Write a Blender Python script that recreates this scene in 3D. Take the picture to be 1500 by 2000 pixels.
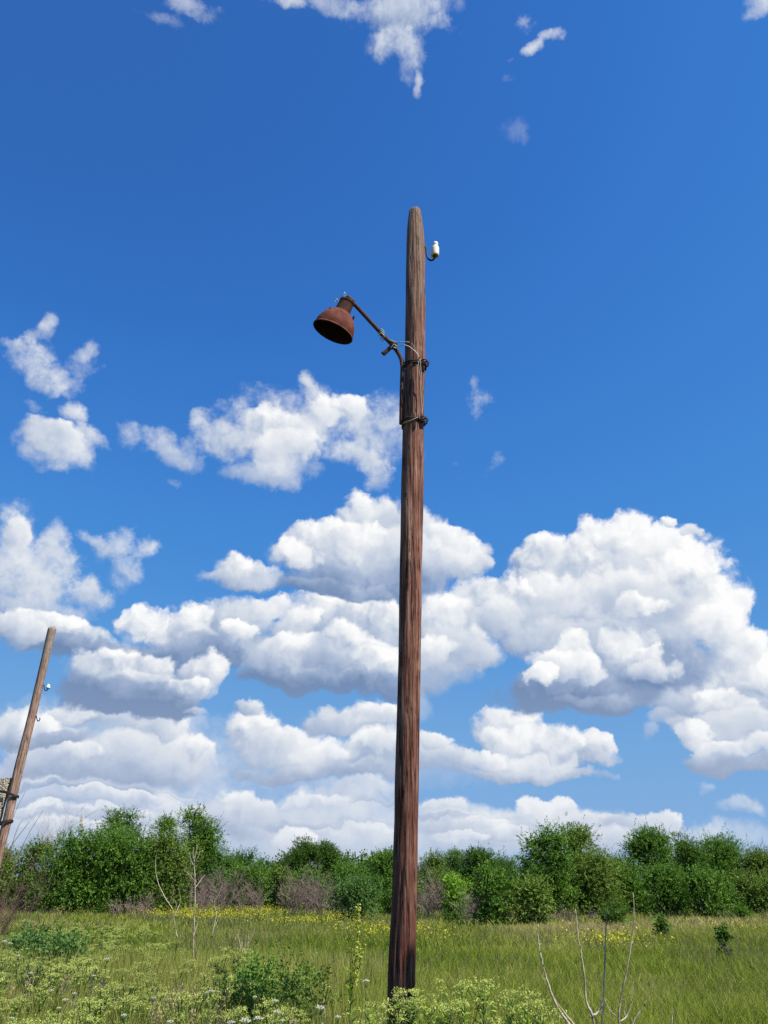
import bpy, math, random
import numpy as np
from mathutils import Vector, Matrix

for o in list(bpy.data.objects):
    bpy.data.objects.remove(o, do_unlink=True)
SC = bpy.context.scene
COL = SC.collection
R = math.radians

# ------------------------------------------------------------------ camera
F_PX = 1600.0                       # focal length in pixels of the 1500 x 2000 photograph
PITCH = math.atan(735.0 / F_PX)     # horizon sits at row 1735
EYE = 1.45
cam = bpy.data.cameras.new('camera')
cam.sensor_fit = 'VERTICAL'
cam.angle = 2 * math.atan(1000.0 / F_PX)
cam.clip_start = 0.1
cam.clip_end = 20000
camo = bpy.data.objects.new('camera', cam)
COL.objects.link(camo)
camo.location = (0, 0, EYE)
camo.rotation_euler = (math.pi / 2 + PITCH, 0, 0)
SC.camera = camo

FWD = Vector((0, math.cos(PITCH), math.sin(PITCH)))
UPV = Vector((0, -math.sin(PITCH), math.cos(PITCH)))


def ray(x, y):
    return FWD + Vector((1, 0, 0)) * ((x - 750) / F_PX) + UPV * ((1000 - y) / F_PX)


def at(x, y, Y):
    d = ray(x, y)
    t = Y / d.y
    return Vector((d.x * t, Y, EYE + d.z * t))


def on_level(x, y, z):
    d = ray(x, y)
    t = (z - EYE) / d.z
    return Vector((d.x * t, d.y * t, z))


def az_el(x, y):
    d = ray(x, y).normalized()
    return math.degrees(math.atan2(d.x, d.y)), math.degrees(math.asin(d.z))


# ------------------------------------------------------------------ exposure
SC.view_settings.view_transform = 'Standard'
SC.view_settings.look = 'None'
SC.view_settings.gamma = 1.0
EXPO = 0.75                         # exposed for the meadow
SC.view_settings.exposure = EXPO
SC.cycles.use_denoising = False
SC.cycles.max_bounces = 6
SC.cycles.transparent_max_bounces = 8
SC.cycles.caustics_reflective = False
SC.cycles.caustics_refractive = False

# ------------------------------------------------------------------ sun
SUN_AZ, SUN_EL = 121.0, 54.0        # clockwise from the viewing direction (+Y)
sl = bpy.data.lights.new('sun', 'SUN')
sl.energy = 5.0
sl.angle = R(0.53)
sl.color = (1.0, 0.95, 0.87)
so = bpy.data.objects.new('sun', sl)
COL.objects.link(so)
sd = Vector((math.sin(R(SUN_AZ)) * math.cos(R(SUN_EL)), math.cos(R(SUN_AZ)) * math.cos(R(SUN_EL)), math.sin(R(SUN_EL))))
so.rotation_euler = sd.to_track_quat('Z', 'Y').to_euler()
so.location = sd * 50


# ------------------------------------------------------------------ node helpers
class NT:
    def __init__(s, tree):
        s.t = tree

    def n(s, typ, **kw):
        nd = s.t.nodes.new(typ)
        for k, v in kw.items():
            setattr(nd, k, v)
        return nd

    def put(s, sock, v):
        if v is None:
            return
        if isinstance(v, bpy.types.NodeSocket):
            s.t.links.new(v, sock)
        else:
            sock.default_value = v

    def math(s, op, a, b=None, c=None, clamp=False):
        nd = s.n('ShaderNodeMath', operation=op, use_clamp=clamp)
        for i, v in enumerate((a, b, c)):
            s.put(nd.inputs[i], v)
        return nd.outputs[0]

    def vec(s, op, a, b=None, c=None):
        nd = s.n('ShaderNodeVectorMath', operation=op)
        for i, v in enumerate((a, b, c)):
            s.put(nd.inputs[i], v)
        return nd.outputs['Value' if op in ('DOT_PRODUCT', 'LENGTH') else 'Vector']

    def xyz(s, x, y, z=0.0):
        nd = s.n('ShaderNodeCombineXYZ')
        for i, v in enumerate((x, y, z)):
            s.put(nd.inputs[i], v)
        return nd.outputs[0]

    def noise(s, vec, scale, detail=4, rough=0.5, lac=2.0, dist=0.0, dims='3D', out='Fac', norm=True):
        nd = s.n('ShaderNodeTexNoise', noise_dimensions=dims)
        nd.normalize = norm
        s.put(nd.inputs['Vector'], vec)
        nd.inputs['Scale'].default_value = scale
        nd.inputs['Detail'].default_value = detail
        nd.inputs['Roughness'].default_value = rough
        nd.inputs['Lacunarity'].default_value = lac
        nd.inputs['Distortion'].default_value = dist
        return nd.outputs[out]

    def voro(s, vec, scale, detail=0, rough=0.5, lac=2.0, dims='3D', feature='F1', smooth=0.5):
        nd = s.n('ShaderNodeTexVoronoi', voronoi_dimensions=dims, feature=feature)
        s.put(nd.inputs['Vector'], vec)
        nd.inputs['Scale'].default_value = scale
        nd.inputs['Detail'].default_value = detail
        nd.inputs['Roughness'].default_value = rough
        nd.inputs['Lacunarity'].default_value = lac
        if 'Smoothness' in nd.inputs and feature == 'SMOOTH_F1':
            nd.inputs['Smoothness'].default_value = smooth
        return nd.outputs['Distance']

    def rng(s, v, a, b, c=0.0, d=1.0, interp='SMOOTHSTEP'):
        nd = s.n('ShaderNodeMapRange', interpolation_type=interp)
        for i, q in enumerate((v, a, b, c, d)):
            s.put(nd.inputs[i], q)
        return nd.outputs[0]

    def mixf(s, f, a, b):
        nd = s.n('ShaderNodeMix', data_type='FLOAT')
        s.put(nd.inputs[0], f); s.put(nd.inputs[2], a); s.put(nd.inputs[3], b)
        return nd.outputs[0]

    def mixc(s, f, a, b, mode='MIX'):
        nd = s.n('ShaderNodeMix', data_type='RGBA', blend_type=mode)
        s.put(nd.inputs[0], f); s.put(nd.inputs[6], a); s.put(nd.inputs[7], b)
        return nd.outputs[2]

    def ramp(s, f, stops, interp='LINEAR'):
        nd = s.n('ShaderNodeValToRGB')
        nd.color_ramp.interpolation = interp
        e = nd.color_ramp.elements
        while len(e) < len(stops):
            e.new(0.5)
        for el, (p, c) in zip(e, stops):
            el.position = p
            el.color = (*c, 1) if len(c) == 3 else c
        s.put(nd.inputs[0], f)
        return nd.outputs[0]


def srgb(r, g, b):
    return tuple((c / 255 / 12.92) if c <= 10 else ((c / 255 + 0.055) / 1.055) ** 2.4 for c in (r, g, b))


# ------------------------------------------------------------------ sky with cumulus clouds
SKY_STRENGTH = 0.1
W = bpy.data.worlds.new('World')
SC.world = W
W.use_nodes = True
W.node_tree.nodes.clear()
w = NT(W.node_tree)
W.cycles.sampling_method = 'MANUAL'
W.cycles.sample_map_resolution = 256
sky = w.n('ShaderNodeTexSky', sky_type='NISHITA')
sky.sun_disc = False
sky.sun_elevation = R(SUN_EL)
sky.sun_rotation = R(SUN_AZ)
sky.altitude = 100
sky.air_density = 1.0
sky.dust_density = 0.0
sky.ozone_density = 6.0
sm = w.vec('SCALE', sky.outputs[0])
sm.node.inputs['Scale'].default_value = SKY_STRENGTH
cv = w.n('ShaderNodeRGBCurve')      # the phone's strong blue rendering of that sky
w.put(cv.inputs['Color'], sm)
cv.mapping.extend = 'EXTRAPOLATED'
for ci, pts in enumerate(([(0.058, 0.0305), (0.066, 0.034), (0.080, 0.046), (0.112, 0.070), (0.206, 0.165), (0.439, 0.246), (1.0, 0.6)],
                          [(0.115, 0.140), (0.127, 0.158), (0.150, 0.200), (0.209, 0.268), (0.36, 0.38), (0.608, 0.445), (1.0, 0.75)],
                          [(0.255, 0.49), (0.27, 0.525), (0.31, 0.60), (0.404, 0.675), (0.584, 0.72), (0.674, 0.735), (1.0, 0.95)])):
    cu = cv.mapping.curves[ci]
    for px_, py_ in pts[:-1]:
        cu.points.new(px_, py_)
    cu.points[-1].location = pts[-1]
    for p_ in cu.points:
        p_.handle_type = 'AUTO_CLAMPED'
cv.mapping.update()
sc_ = w.vec('SCALE', cv.outputs[0])
sc_.node.inputs['Scale'].default_value = 1 / SKY_STRENGTH / 2 ** EXPO
sky_col = sc_

tc = w.n('ShaderNodeTexCoord')
DIR = tc.outputs['Generated']
sep = w.n('ShaderNodeSeparateXYZ')
w.put(sep.inputs[0], DIR)
DEG = 180 / math.pi
az = w.math('MULTIPLY', w.math('ARCTAN2', sep.outputs[0], sep.outputs[1]), DEG)
el = w.math('MULTIPLY', w.math('ARCSINE', sep.outputs[2]), DEG)
P0 = w.xyz(az, el)
# domain warps: large slow bends and a finer curl
wa = w.noise(DIR, 9.0, 2, 0.5, out='Color')
wb = w.noise(DIR, 34.0, 4, 0.6, out='Color')
wv = w.vec('ADD', w.vec('MULTIPLY_ADD', wa, (5.0, 3.4, 0), (-2.5, -1.7, 0)),
           w.vec('MULTIPLY_ADD', wb, (2.0, 1.6, 0), (-1.0, -0.8, 0)))
P = w.vec('ADD', P0, wv)
# billows: rounded cauliflower lumps from inverted cells, evaluated here and a step towards the sun
def billow(v):
    c = w.voro(v, 0.36, 2.0, 0.55, 2.3, dims='2D', feature='SMOOTH_F1', smooth=0.35)
    f = w.noise(v, 1.0, 5, 0.62, dims='2D')
    return w.math('ADD', w.math('MULTIPLY', c, -1.0), w.math('MULTIPLY', f, 0.9))


PW = w.vec('ADD', P0, w.vec('MULTIPLY_ADD', wb, (1.7, 1.7, 0), (-0.85, -0.85, 0)))
B0 = billow(PW)
B1 = billow(w.vec('ADD', PW, (0.45, 0.62, 0.0)))
relief = w.math('MULTIPLY', w.math('SUBTRACT', B0, B1), w.rng(w.noise(DIR, 8.0, 1), 0.36, 0.66, 0.35, 1.15))
wisp = w.noise(DIR, 24.0, 10, 0.66)
# threshold fields for the kinds of cloud
nF = w.math('MULTIPLY_ADD', B0, 0.60, 1.22)
nT = w.math('MULTIPLY_ADD', w.math('SUBTRACT', wisp, 0.5), 5.2, 0.72)
nB = w.math('MULTIPLY_ADD', B0, 0.40, 1.28)
nW = w.math('ADD', w.math('MULTIPLY_ADD', w.math('SUBTRACT', wisp, 0.5), 2.7, 1.06), w.math('MULTIPLY', B0, 0.35))
fine = w.math('MULTIPLY_ADD', w.noise(DIR, 11.0, 4, 0.6), 0.70, -0.35)
relF = w.math('MULTIPLY_ADD', relief, 0.34, fine)
relB = w.math('MULTIPLY_ADD', relief, 0.13, fine)
KIND = {  # threshold field, relief, softness, alpha, base shade, shading strength
    'F': (nF, relF, 0.55, 0.96, 0.72, 0.42),   # firm bright cumulus
    'M': (nF, relB, 0.66, 0.98, 0.52, 0.46),  # body of a cumulus
    'G': (nB, relB, 0.75, 0.96, 0.06, 0.30),  # flat grey base
    'S': (nB, relB, 1.10, 0.80, 0.46, 0.30),  # soft low streak
    'W': (nW, relB, 1.35, 0.90, 0.60, 0.20),  # torn fragment
    'T': (nT, relB, 1.70, 0.55, 0.62, 0.10),  # thin wisp
}
PUFFS = []


def puffs(txt):
    for ln in txt.strip().splitlines():
        for t in ln.split(';'):
            f = t.split()
            if not f:
                continue
            extra = {}
            for q in f[5:]:
                extra[q[0]] = float(q[1:])
            PUFFS.append((f[0], *[float(v) for v in f[1:5]], extra))


# kind  x y rx ry (photograph pixels, turned into sky directions below)  b = brightness offset, a = alpha factor
puffs('''
S 190 1570 460 110 b.06; S 560 1630 360 80 b.06; S 980 1635 400 64 b.06; S 100 1620 300 50 b.1; S 1300 1640 260 40 b.06 a.7; S 640 1500 420 60 b.06 a.5; S 200 1440 320 80 b.04 a.8
S 170 1525 95 30 b.22; S 60 1500 120 34 b.1; F 150 1522 76 18 a.8; F 40 1530 70 14 a.6; G 210 1546 260 9 b.16 a.8; F 235 1560 170 11 a.85; F 330 1553 60 10 a.6; G 90 1572 220 10 b.18 a.7; F 60 1590 90 13 a.7; F 190 1592 100 9 a.6; G 260 1604 240 10 b.2 a.7; F 350 1580 80 14 a.7; F 120 1620 120 11 a.6; S 380 1600 120 22 b.16; F 420 1600 60 16 a.7
M 470 1590 80 50; F 490 1570 55 34; S 620 1575 190 36 b.18; S 700 1545 110 22 b.15; M 560 1650 44 52; S 640 1625 120 30; G 640 1600 160 9 b.24 a.7; F 680 1612 90 12 a.7; F 560 1630 40 26 b.06; G 720 1566 100 7 b.25 a.6; F 600 1566 80 14 a.8
S 880 1590 170 26 b.18; M 880 1610 120 34; M 960 1630 90 36; S 1050 1610 150 40; F 860 1580 56 12 a.8; G 900 1598 150 7 b.24 a.7; F 930 1606 70 14 a.8; F 1000 1622 80 14 a.8; G 960 1640 140 9 b.24 a.6; F 880 1640 60 14 a.7; F 1060 1640 60 16 a.7; F 1170 1602 40 12 a.8; F 1075 1572 66 24 b.12; F 1120 1580 34 14 b.1
M 1120 1610 110 28; M 1235 1605 72 30; F 1280 1592 42 28; M 1180 1640 60 30
W 1440 1576 50 24; W 1385 1542 32 16 a.6; W 1400 1622 40 24
M 40 1420 110 46; M 200 1405 100 34; F 160 1400 60 30; M 290 1440 66 58; M 370 1482 62 44; M 250 1485 190 50; M 90 1470 140 46; G 200 1515 220 26 b.16
F 300 1425 46 34; F 60 1420 70 28; F 385 1470 40 26; G 90 1450 120 20 b.12; F 150 1480 60 20
M 520 1440 86 60; F 520 1425 52 36; F 600 1455 70 40; M 620 1480 140 42; M 700 1405 100 42; F 730 1395 60 30; M 740 1470 90 46; F 640 1475 70 26; F 745 1465 56 28; G 640 1512 190 18 b.2
M 500 1390 50 18 b-.05
M 850 1480 80 36; F 870 1450 44 28; M 1010 1430 66 66; F 1000 1400 42 40; M 1060 1460 90 54; F 1010 1440 50 36; M 1140 1460 66 40; F 1165 1440 40 26; M 1000 1490 140 32; F 960 1480 50 26; F 1090 1450 46 34; G 1020 1512 160 14 b.25; F 1180 1446 26 22
''')
puffs('''
W 20 1050 66 90; M 15 1035 44 50 b.06; W 70 1115 96 80; W 110 1060 38 60; W 30 1150 120 66 b-.06; W 150 1150 66 54 b-.02; S 60 1185 130 30 b.05; W 175 1140 40 34; W 15 1100 60 60; T 110 1120 90 70 a1.4
W 225 1060 66 44; W 245 1105 34 52; W 270 1060 36 30; W 190 1035 34 22
M 100 1240 150 46; F 80 1215 90 28; G 180 1270 150 28 b.12; M 20 1235 90 38
F 280 1218 74 32 b.1; F 320 1235 50 26 b.1
M 390 1240 90 60; F 380 1225 60 36; M 470 1215 80 54; F 500 1195 46 36; G 340 1275 130 40 b.1; G 450 1280 110 34 b.12; F 460 1240 44 28
M 250 1320 120 64; F 220 1300 80 38; F 290 1290 60 26; M 380 1315 66 42; F 400 1300 44 22; G 250 1365 140 46; G 300 1390 100 32 b-.05; M 360 1350 60 30 b-.05; F 350 1335 40 22; S 370 1402 46 10
M 570 1250 80 80; M 650 1220 110 76; F 630 1200 76 48; M 730 1210 100 80; F 740 1190 70 44; F 570 1230 50 40; M 560 1300 110 50; F 560 1280 60 34; F 640 1300 70 30; M 700 1290 130 50; F 740 1295 60 28
F 680 1250 56 34; G 620 1335 170 20 b.08; G 760 1340 110 30 b.08
M 870 1210 110 80; F 930 1180 70 56; F 880 1190 60 46; M 900 1260 90 60; F 850 1260 50 34; S 860 1310 80 50; F 960 1160 44 34; S 830 1380 40 40 a.6
M 720 1030 84 70; F 715 1010 64 52; M 800 1050 110 66; M 630 1070 90 62; F 620 1050 66 44; F 870 1050 64 44; F 905 1080 46 48; M 700 1090 190 60; F 580 1080 50 36; F 690 1060 60 40
M 480 1125 74 34; F 470 1110 36 28; S 440 1135 60 18; G 720 1135 200 36 b.1; G 640 1150 130 22 b.08; M 880 1110 76 40
''')
puffs('''
W 545 850 170 86; M 530 855 130 54 b.10; W 450 840 84 64; F 510 825 50 32; W 600 772 34 44; W 595 755 20 24; W 625 800 50 50; F 640 815 50 34; W 660 840 110 74; F 690 805 46 30; W 730 850 84 84; M 560 890 100 40 b.10; W 740 930 30 56; W 760 810 60 50; W 690 890 90 40; S 540 920 110 26 b.10
W 290 842 56 28; W 340 870 44 34 a.8; W 370 890 40 22 a.6; W 390 815 26 22
W 66 685 54 48; W 92 690 44 46; W 88 640 26 44; W 126 732 46 42; W 100 740 44 40; W 178 668 26 26 a.8; W 45 660 34 20; T 160 700 40 40
M 120 862 90 36 b.02; W 110 880 90 36; W 155 805 40 34; T 60 808 34 20; W 190 850 36 26
T 930 770 40 56 a1.4; W 925 745 16 26 a.5; T 962 885 22 22; T 872 898 22 10; T 330 930 22 12; T 1000 260 30 40 a.4
W 790 20 130 66; M 790 15 80 40 b-.08 a.8; W 690 8 160 36 a.85; W 770 70 60 50; W 800 100 52 60; W 822 155 18 32; W 740 80 46 40; T 370 20 80 34; T 320 50 60 20 a.6; W 560 10 60 24; W 860 40 50 30
T 1020 25 34 24 a1.5; W 1032 84 28 20; T 1075 58 30 18 a1.5; W 1485 8 50 28; T 990 150 26 16 a.6; T 985 100 20 10
''')
puffs('''
M 1080 1120 100 86; F 1060 1085 66 50; M 1180 1085 120 84 b.08; F 1165 1050 80 52 b.08; F 1235 1045 80 46 b.10; M 1300 1105 112 80 b.10; F 1300 1062 74 44 b.12; M 1355 1185 108 104 b.14; F 1362 1125 60 58 b.16; F 1405 1190 58 54 b.16; M 1450 1300 112 90 b.10; F 1462 1262 54 46 b.12; F 1500 1300 50 50 b.1; F 1325 1020 18 16; F 1355 1050 24 20
M 1200 1185 210 100 b.02; M 1060 1205 120 96 b-.04; M 1260 1235 180 96 b-.04; F 1008 1160 52 50; M 990 1200 50 50 b.1; S 1150 1195 190 80 b.06; M 1120 1240 160 60 b-.06; S 1260 1170 120 60 b.02
F 1340 1120 60 56 b.12; F 1390 1220 56 50 b.08
M 1470 1370 110 100 b-.02; M 1400 1420 90 60; M 1340 1360 80 50 b-.08; F 1480 1320 60 40; F 1400 1370 46 30; S 1300 1400 36 20 a.7; S 1275 1425 26 18 a.6
G 1120 1345 160 48 b-.02; G 1220 1345 120 40 b.02; G 1310 1300 110 50 b.12; G 1070 1330 90 34 b.06; G 1150 1370 130 20 b-.04
F 1130 1270 52 48; M 1085 1300 70 34 b.06; F 1150 1300 50 32; F 1050 1315 40 18; M 1240 1270 60 50; F 1230 1255 46 40; F 1280 1280 50 24; F 1240 1185 52 34; M 1290 1310 60 26
F 1420 1470 60 28; F 1480 1460 50 30; F 1370 1440 40 30; G 1450 1502 110 18 b.1; G 1400 1490 60 18 b.15
''')
LX, LY = 0.42, 0.80
FIELDS = {'P': P, 'nF': nF, 'nB': nB, 'nW': nW, 'nT': nT, 'rF': relF, 'rB': relB}
SHORT = {'F': ('nF', 'rF'), 'M': ('nF', 'rB'), 'G': ('nB', 'rB'), 'S': ('nB', 'rB'), 'W': ('nW', 'rB'), 'T': ('nT', 'rB')}


def puff_group(chunk, below):
    """one bank of puffs, laid back to front: returns premultiplied lightness (x) and cover (y)"""
    t = bpy.data.node_groups.new('cloud_bank', 'ShaderNodeTree')
    for nm in FIELDS:
        t.interface.new_socket(nm, in_out='INPUT', socket_type='NodeSocketVector' if nm == 'P' else 'NodeSocketFloat')
    t.interface.new_socket('below', in_out='INPUT', socket_type='NodeSocketVector')
    t.interface.new_socket('above', in_out='OUTPUT', socket_type='NodeSocketVector')
    g = NT(t)
    gi, go = g.n('NodeGroupInput'), g.n('NodeGroupOutput')
    acc = gi.outputs['below']
    for i, (kind, x, y, rx, ry, ex) in enumerate(chunk):
        if i % 8 == 0:   # keeps the shader's evaluation order: these puffs wait for the ones below them
            pos = g.vec('MULTIPLY_ADD', acc, (1e-9, 1e-9, 0), gi.outputs['P'])
        fld, rel, soft, amax, s0, ks = KIND[kind]
        c = az_el(x, y)
        ra = abs(az_el(x + rx, y)[0] - az_el(x - rx, y)[0]) / 2
        re = abs(az_el(x, y + ry)[1] - az_el(x, y - ry)[1]) / 2
        q = g.vec('MULTIPLY_ADD', pos, (1 / ra, 1 / re, 0), (-c[0] / ra, -c[1] / re, 1))
        m = g.math('SUBTRACT', gi.outputs[SHORT[kind][0]], g.vec('DOT_PRODUCT', q, q))
        a = g.rng(m, -1.0, soft - 1.0, 0.0, min(1.0, amax * ex.get('a', 1.0)))
        s = g.math('ADD', g.vec('DOT_PRODUCT', q, (LX * ks, LY * ks, s0 + ex.get('b', 0.0))), gi.outputs[SHORT[kind][1]])
        mx = g.n('ShaderNodeMix', data_type='VECTOR', clamp_factor=False)
        g.put(mx.inputs[0], a); g.put(mx.inputs[4], acc); g.put(mx.inputs[5], g.xyz(s, 1.0, 0.0))
        acc = mx.outputs[1]
    g.put(go.inputs[0], acc)
    nd = w.n('ShaderNodeGroup')
    nd.node_tree = t
    for nm, v in FIELDS.items():
        w.put(nd.inputs[nm], v)
    w.put(nd.inputs['below'], below)
    return nd.outputs[0]


k = 1.0 / SKY_STRENGTH / 2 ** EXPO


def cc(r, g, b, m=1.0):
    return tuple(v * m for v in srgb(r, g, b))


low = w.rng(el, 1.0, 15.0, 0.45, 0.0)   # clouds near the horizon are seen through more air


def background(col):
    b_ = w.n('ShaderNodeBackground')
    w.put(b_.inputs[0], col)
    b_.inputs[1].default_value = SKY_STRENGTH
    return b_.outputs[0]


acc = (0.0, 0.0, 0.0)
BANK = 40
for i0 in range(0, len(PUFFS), BANK):
    acc = puff_group(PUFFS[i0:i0 + BANK], acc)
sp = w.n('ShaderNodeSeparateXYZ')
w.put(sp.inputs[0], acc)
light = w.math('DIVIDE', sp.outputs[0], w.math('MAXIMUM', sp.outputs[1], 0.001))
cl = w.ramp(light, [(0.0, cc(112, 138, 178)), (0.25, cc(154, 173, 204)), (0.50, cc(196, 207, 224)), (0.75, cc(231, 235, 240)), (1.0, cc(254, 254, 254))])
cl = w.mixc(low, cl, (*cc(212, 220, 233), 1))
cl = w.vec('SCALE', cl)
cl.node.inputs['Scale'].default_value = k
clouded = background(w.mixc(sp.outputs[1], sky_col, cl))
# the bank of cumulus fills the quarter of the sky ahead; elsewhere only blue sky is weighed
front = w.math('MULTIPLY', w.math('LESS_THAN', w.math('ABSOLUTE', az), 52.0),
               w.math('MULTIPLY', w.math('GREATER_THAN', el, -2.0), w.math('LESS_THAN', el, 66.0)))
ms = w.n('ShaderNodeMixShader')
w.put(ms.inputs[0], front); w.put(ms.inputs[1], background(sky_col)); w.put(ms.inputs[2], clouded)
wo = w.n('ShaderNodeOutputWorld')
w.put(wo.inputs[0], ms.outputs[0])

# ------------------------------------------------------------------ object helpers
def tag(o, label=None, cat=None, group=None, kind=None):
    if label: o['label'] = label
    if cat: o['category'] = cat
    if group: o['group'] = group
    if kind: o['kind'] = kind
    return o


def thing(name, label, cat, loc=(0, 0, 0), group=None):
    o = bpy.data.objects.new(name, None)
    COL.objects.link(o)
    o.location = loc
    o.empty_display_size = 0.2
    return tag(o, label, cat, group)


def link(name, me, mat, parent=None, smooth=False, local=False):
    if mat is not None and not me.materials:
        me.materials.append(mat)
    if smooth:
        me.polygons.foreach_set('use_smooth', np.ones(len(me.polygons), bool))
        if smooth == 'sharp':
            me.set_sharp_from_angle(angle=R(32))
    o = bpy.data.objects.new(name, me)
    COL.objects.link(o)
    if parent is not None:
        o.parent = parent
        if not local:
            o.matrix_parent_inverse = Matrix.Translation(-Vector(parent.location))
    return o


def mesh_np(name, verts, faces, tone=None):
    """verts (N,3); faces (M,k) of one size; tone: one number per vertex, read by the material"""
    me = bpy.data.meshes.new(name)
    verts = np.asarray(verts, np.float32)
    faces = np.asarray(faces, np.int32)
    kf = faces.shape[1]
    me.vertices.add(len(verts))
    me.vertices.foreach_set('co', verts.ravel())
    me.loops.add(faces.size)
    me.loops.foreach_set('vertex_index', faces.ravel())
    me.polygons.add(len(faces))
    me.polygons.foreach_set('loop_start', np.arange(0, faces.size, kf, dtype=np.int32))
    if tone is not None:
        at_ = me.attributes.new('tone', 'FLOAT', 'POINT')
        at_.data.foreach_set('value', np.asarray(tone, np.float32))
    me.update(calc_edges=True)
    return me


class Build:
    """collects tubes, lathes and loose faces into one mesh"""
    def __init__(s):
        s.v, s.f, s.t = [], [], []

    def add(s, vs, fs, tone=0.5):
        b = len(s.v)
        s.v += [tuple(p) for p in vs]
        s.t += [tone] * len(vs)
        s.f += [tuple(i + b for i in f) for f in fs]

    def tube(s, pts, rad, n=8, caps=True, tone=0.5):
        pts = [Vector(p) for p in pts]
        if not hasattr(rad, '__len__'):
            rad = [rad] * len(pts)
        vs, fs, prev = [], [], None
        for i, p in enumerate(pts):
            d = (pts[min(i + 1, len(pts) - 1)] - pts[max(i - 1, 0)]).normalized()
            if prev is None:
                u = d.orthogonal().normalized()
            else:
                u = (prev - d * prev.dot(d)).normalized()
            prev = u
            v_ = d.cross(u)
            for k_ in range(n):
                a = 2 * math.pi * k_ / n
                vs.append(p + (u * math.cos(a) + v_ * math.sin(a)) * rad[i])
        for i in range(len(pts) - 1):
            for k_ in range(n):
                fs.append((i * n + k_, i * n + (k_ + 1) % n, (i + 1) * n + (k_ + 1) % n, (i + 1) * n + k_))
        if caps:
            fs.append(tuple(range(n))[::-1])
            fs.append(tuple((len(pts) - 1) * n + k_ for k_ in range(n)))
        s.add(vs, fs, tone)

    def lathe(s, prof, origin, axis, n=32, close=False, tone=0.5):
        """prof: (distance along axis, radius)"""
        ax = Vector(axis).normalized()
        u = ax.orthogonal().normalized()
        v_ = ax.cross(u)
        vs, fs = [], []
        for h, r in prof:
            for k_ in range(n):
                a = 2 * math.pi * k_ / n
                vs.append(Vector(origin) + ax * h + (u * math.cos(a) + v_ * math.sin(a)) * r)
        m = len(prof)
        for i in range(m - 1 if not close else m):
            for k_ in range(n):
                j = (i + 1) % m
                fs.append((i * n + k_, i * n + (k_ + 1) % n, j * n + (k_ + 1) % n, j * n + k_))
        s.add(vs, fs, tone)

    def mesh(s, name):
        me = bpy.data.meshes.new(name)
        me.from_pydata(s.v, [], s.f)
        at_ = me.attributes.new('tone', 'FLOAT', 'POINT')
        at_.data.foreach_set('value', np.asarray(s.t, np.float32))
        me.update()
        return me


def smooth_path(pts, n=6):
    """Catmull-Rom through the points"""
    p = [Vector(q) for q in pts]
    p = [p[0] * 2 - p[1]] + p + [p[-1] * 2 - p[-2]]
    out = []
    for i in range(1, len(p) - 2):
        for k_ in range(n):
            t = k_ / n
            a, b, c, d = p[i - 1], p[i], p[i + 1], p[i + 2]
            out.append(0.5 * ((2 * b) + (c - a) * t + (2 * a - 5 * b + 4 * c - d) * t * t + (3 * b - a - 3 * c + d) * t ** 3))
    out.append(p[-2])
    return out


def vnoise(seed):
    """cheap smooth value noise in three dimensions for numpy arrays"""
    rs = np.random.RandomState(seed)
    tab = rs.rand(64, 64, 64).astype(np.float32)

    def f(p):
        i = np.floor(p).astype(int)
        fr = p - i
        fr = fr * fr * (3 - 2 * fr)
        out = 0
        for dx in (0, 1):
            for dy in (0, 1):
                for dz in (0, 1):
                    wt = (fr[..., 0] if dx else 1 - fr[..., 0]) * (fr[..., 1] if dy else 1 - fr[..., 1]) * (fr[..., 2] if dz else 1 - fr[..., 2])
                    out = out + wt * tab[(i[..., 0] + dx) % 64, (i[..., 1] + dy) % 64, (i[..., 2] + dz) % 64]
        return out
    return f


VN = vnoise(7)

# ------------------------------------------------------------------ materials
def mat(name):
    m = bpy.data.materials.new(name)
    m.use_nodes = True
    m.node_tree.nodes.clear()
    t = NT(m.node_tree)
    out = t.n('ShaderNodeOutputMaterial')
    return m, t, out


def principled(t, out, col, rough=0.8, metal=0.0, bump=None, spec=0.3):
    p = t.n('ShaderNodeBsdfPrincipled')
    t.put(p.inputs['Base Color'], col if isinstance(col, bpy.types.NodeSocket) else (*col, 1))
    t.put(p.inputs['Roughness'], rough)
    t.put(p.inputs['Metallic'], metal)
    t.put(p.inputs['Specular IOR Level'], spec)
    if bump is not None:
        b = t.n('ShaderNodeBump')
        b.inputs['Strength'].default_value = bump[1]
        b.inputs['Distance'].default_value = bump[2]
        t.put(b.inputs['Height'], bump[0])
        t.put(p.inputs['Normal'], b.outputs[0])
    t.put(out.inputs[0], p.outputs[0])
    return p


def tone_of(t):
    a = t.n('ShaderNodeAttribute', attribute_name='tone')
    return a.outputs['Fac']


def leafy(name, dark, mid, light, trans=0.27, rough=0.6, spec=0.08, tr_tint=(1.15, 1.2, 0.55)):
    """thin leaf: reflects a little, lets yellow-green light through; hue varies leaf by leaf"""
    m, t, out = mat(name)
    col = t.ramp(tone_of(t), [(0.05, dark), (0.5, mid), (0.98, light)])
    p = t.n('ShaderNodeBsdfPrincipled')
    t.put(p.inputs['Base Color'], col)
    p.inputs['Roughness'].default_value = rough
    p.inputs['Specular IOR Level'].default_value = spec
    tr = t.n('ShaderNodeBsdfTranslucent')
    t.put(tr.inputs['Color'], t.mixc(1.0, col, (*tr_tint, 1), 'MULTIPLY'))
    ms = t.n('ShaderNodeMixShader')
    ms.inputs[0].default_value = trans
    t.put(ms.inputs[1], p.outputs[0]); t.put(ms.inputs[2], tr.outputs[0])
    t.put(out.inputs[0], ms.outputs[0])
    return m


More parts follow.
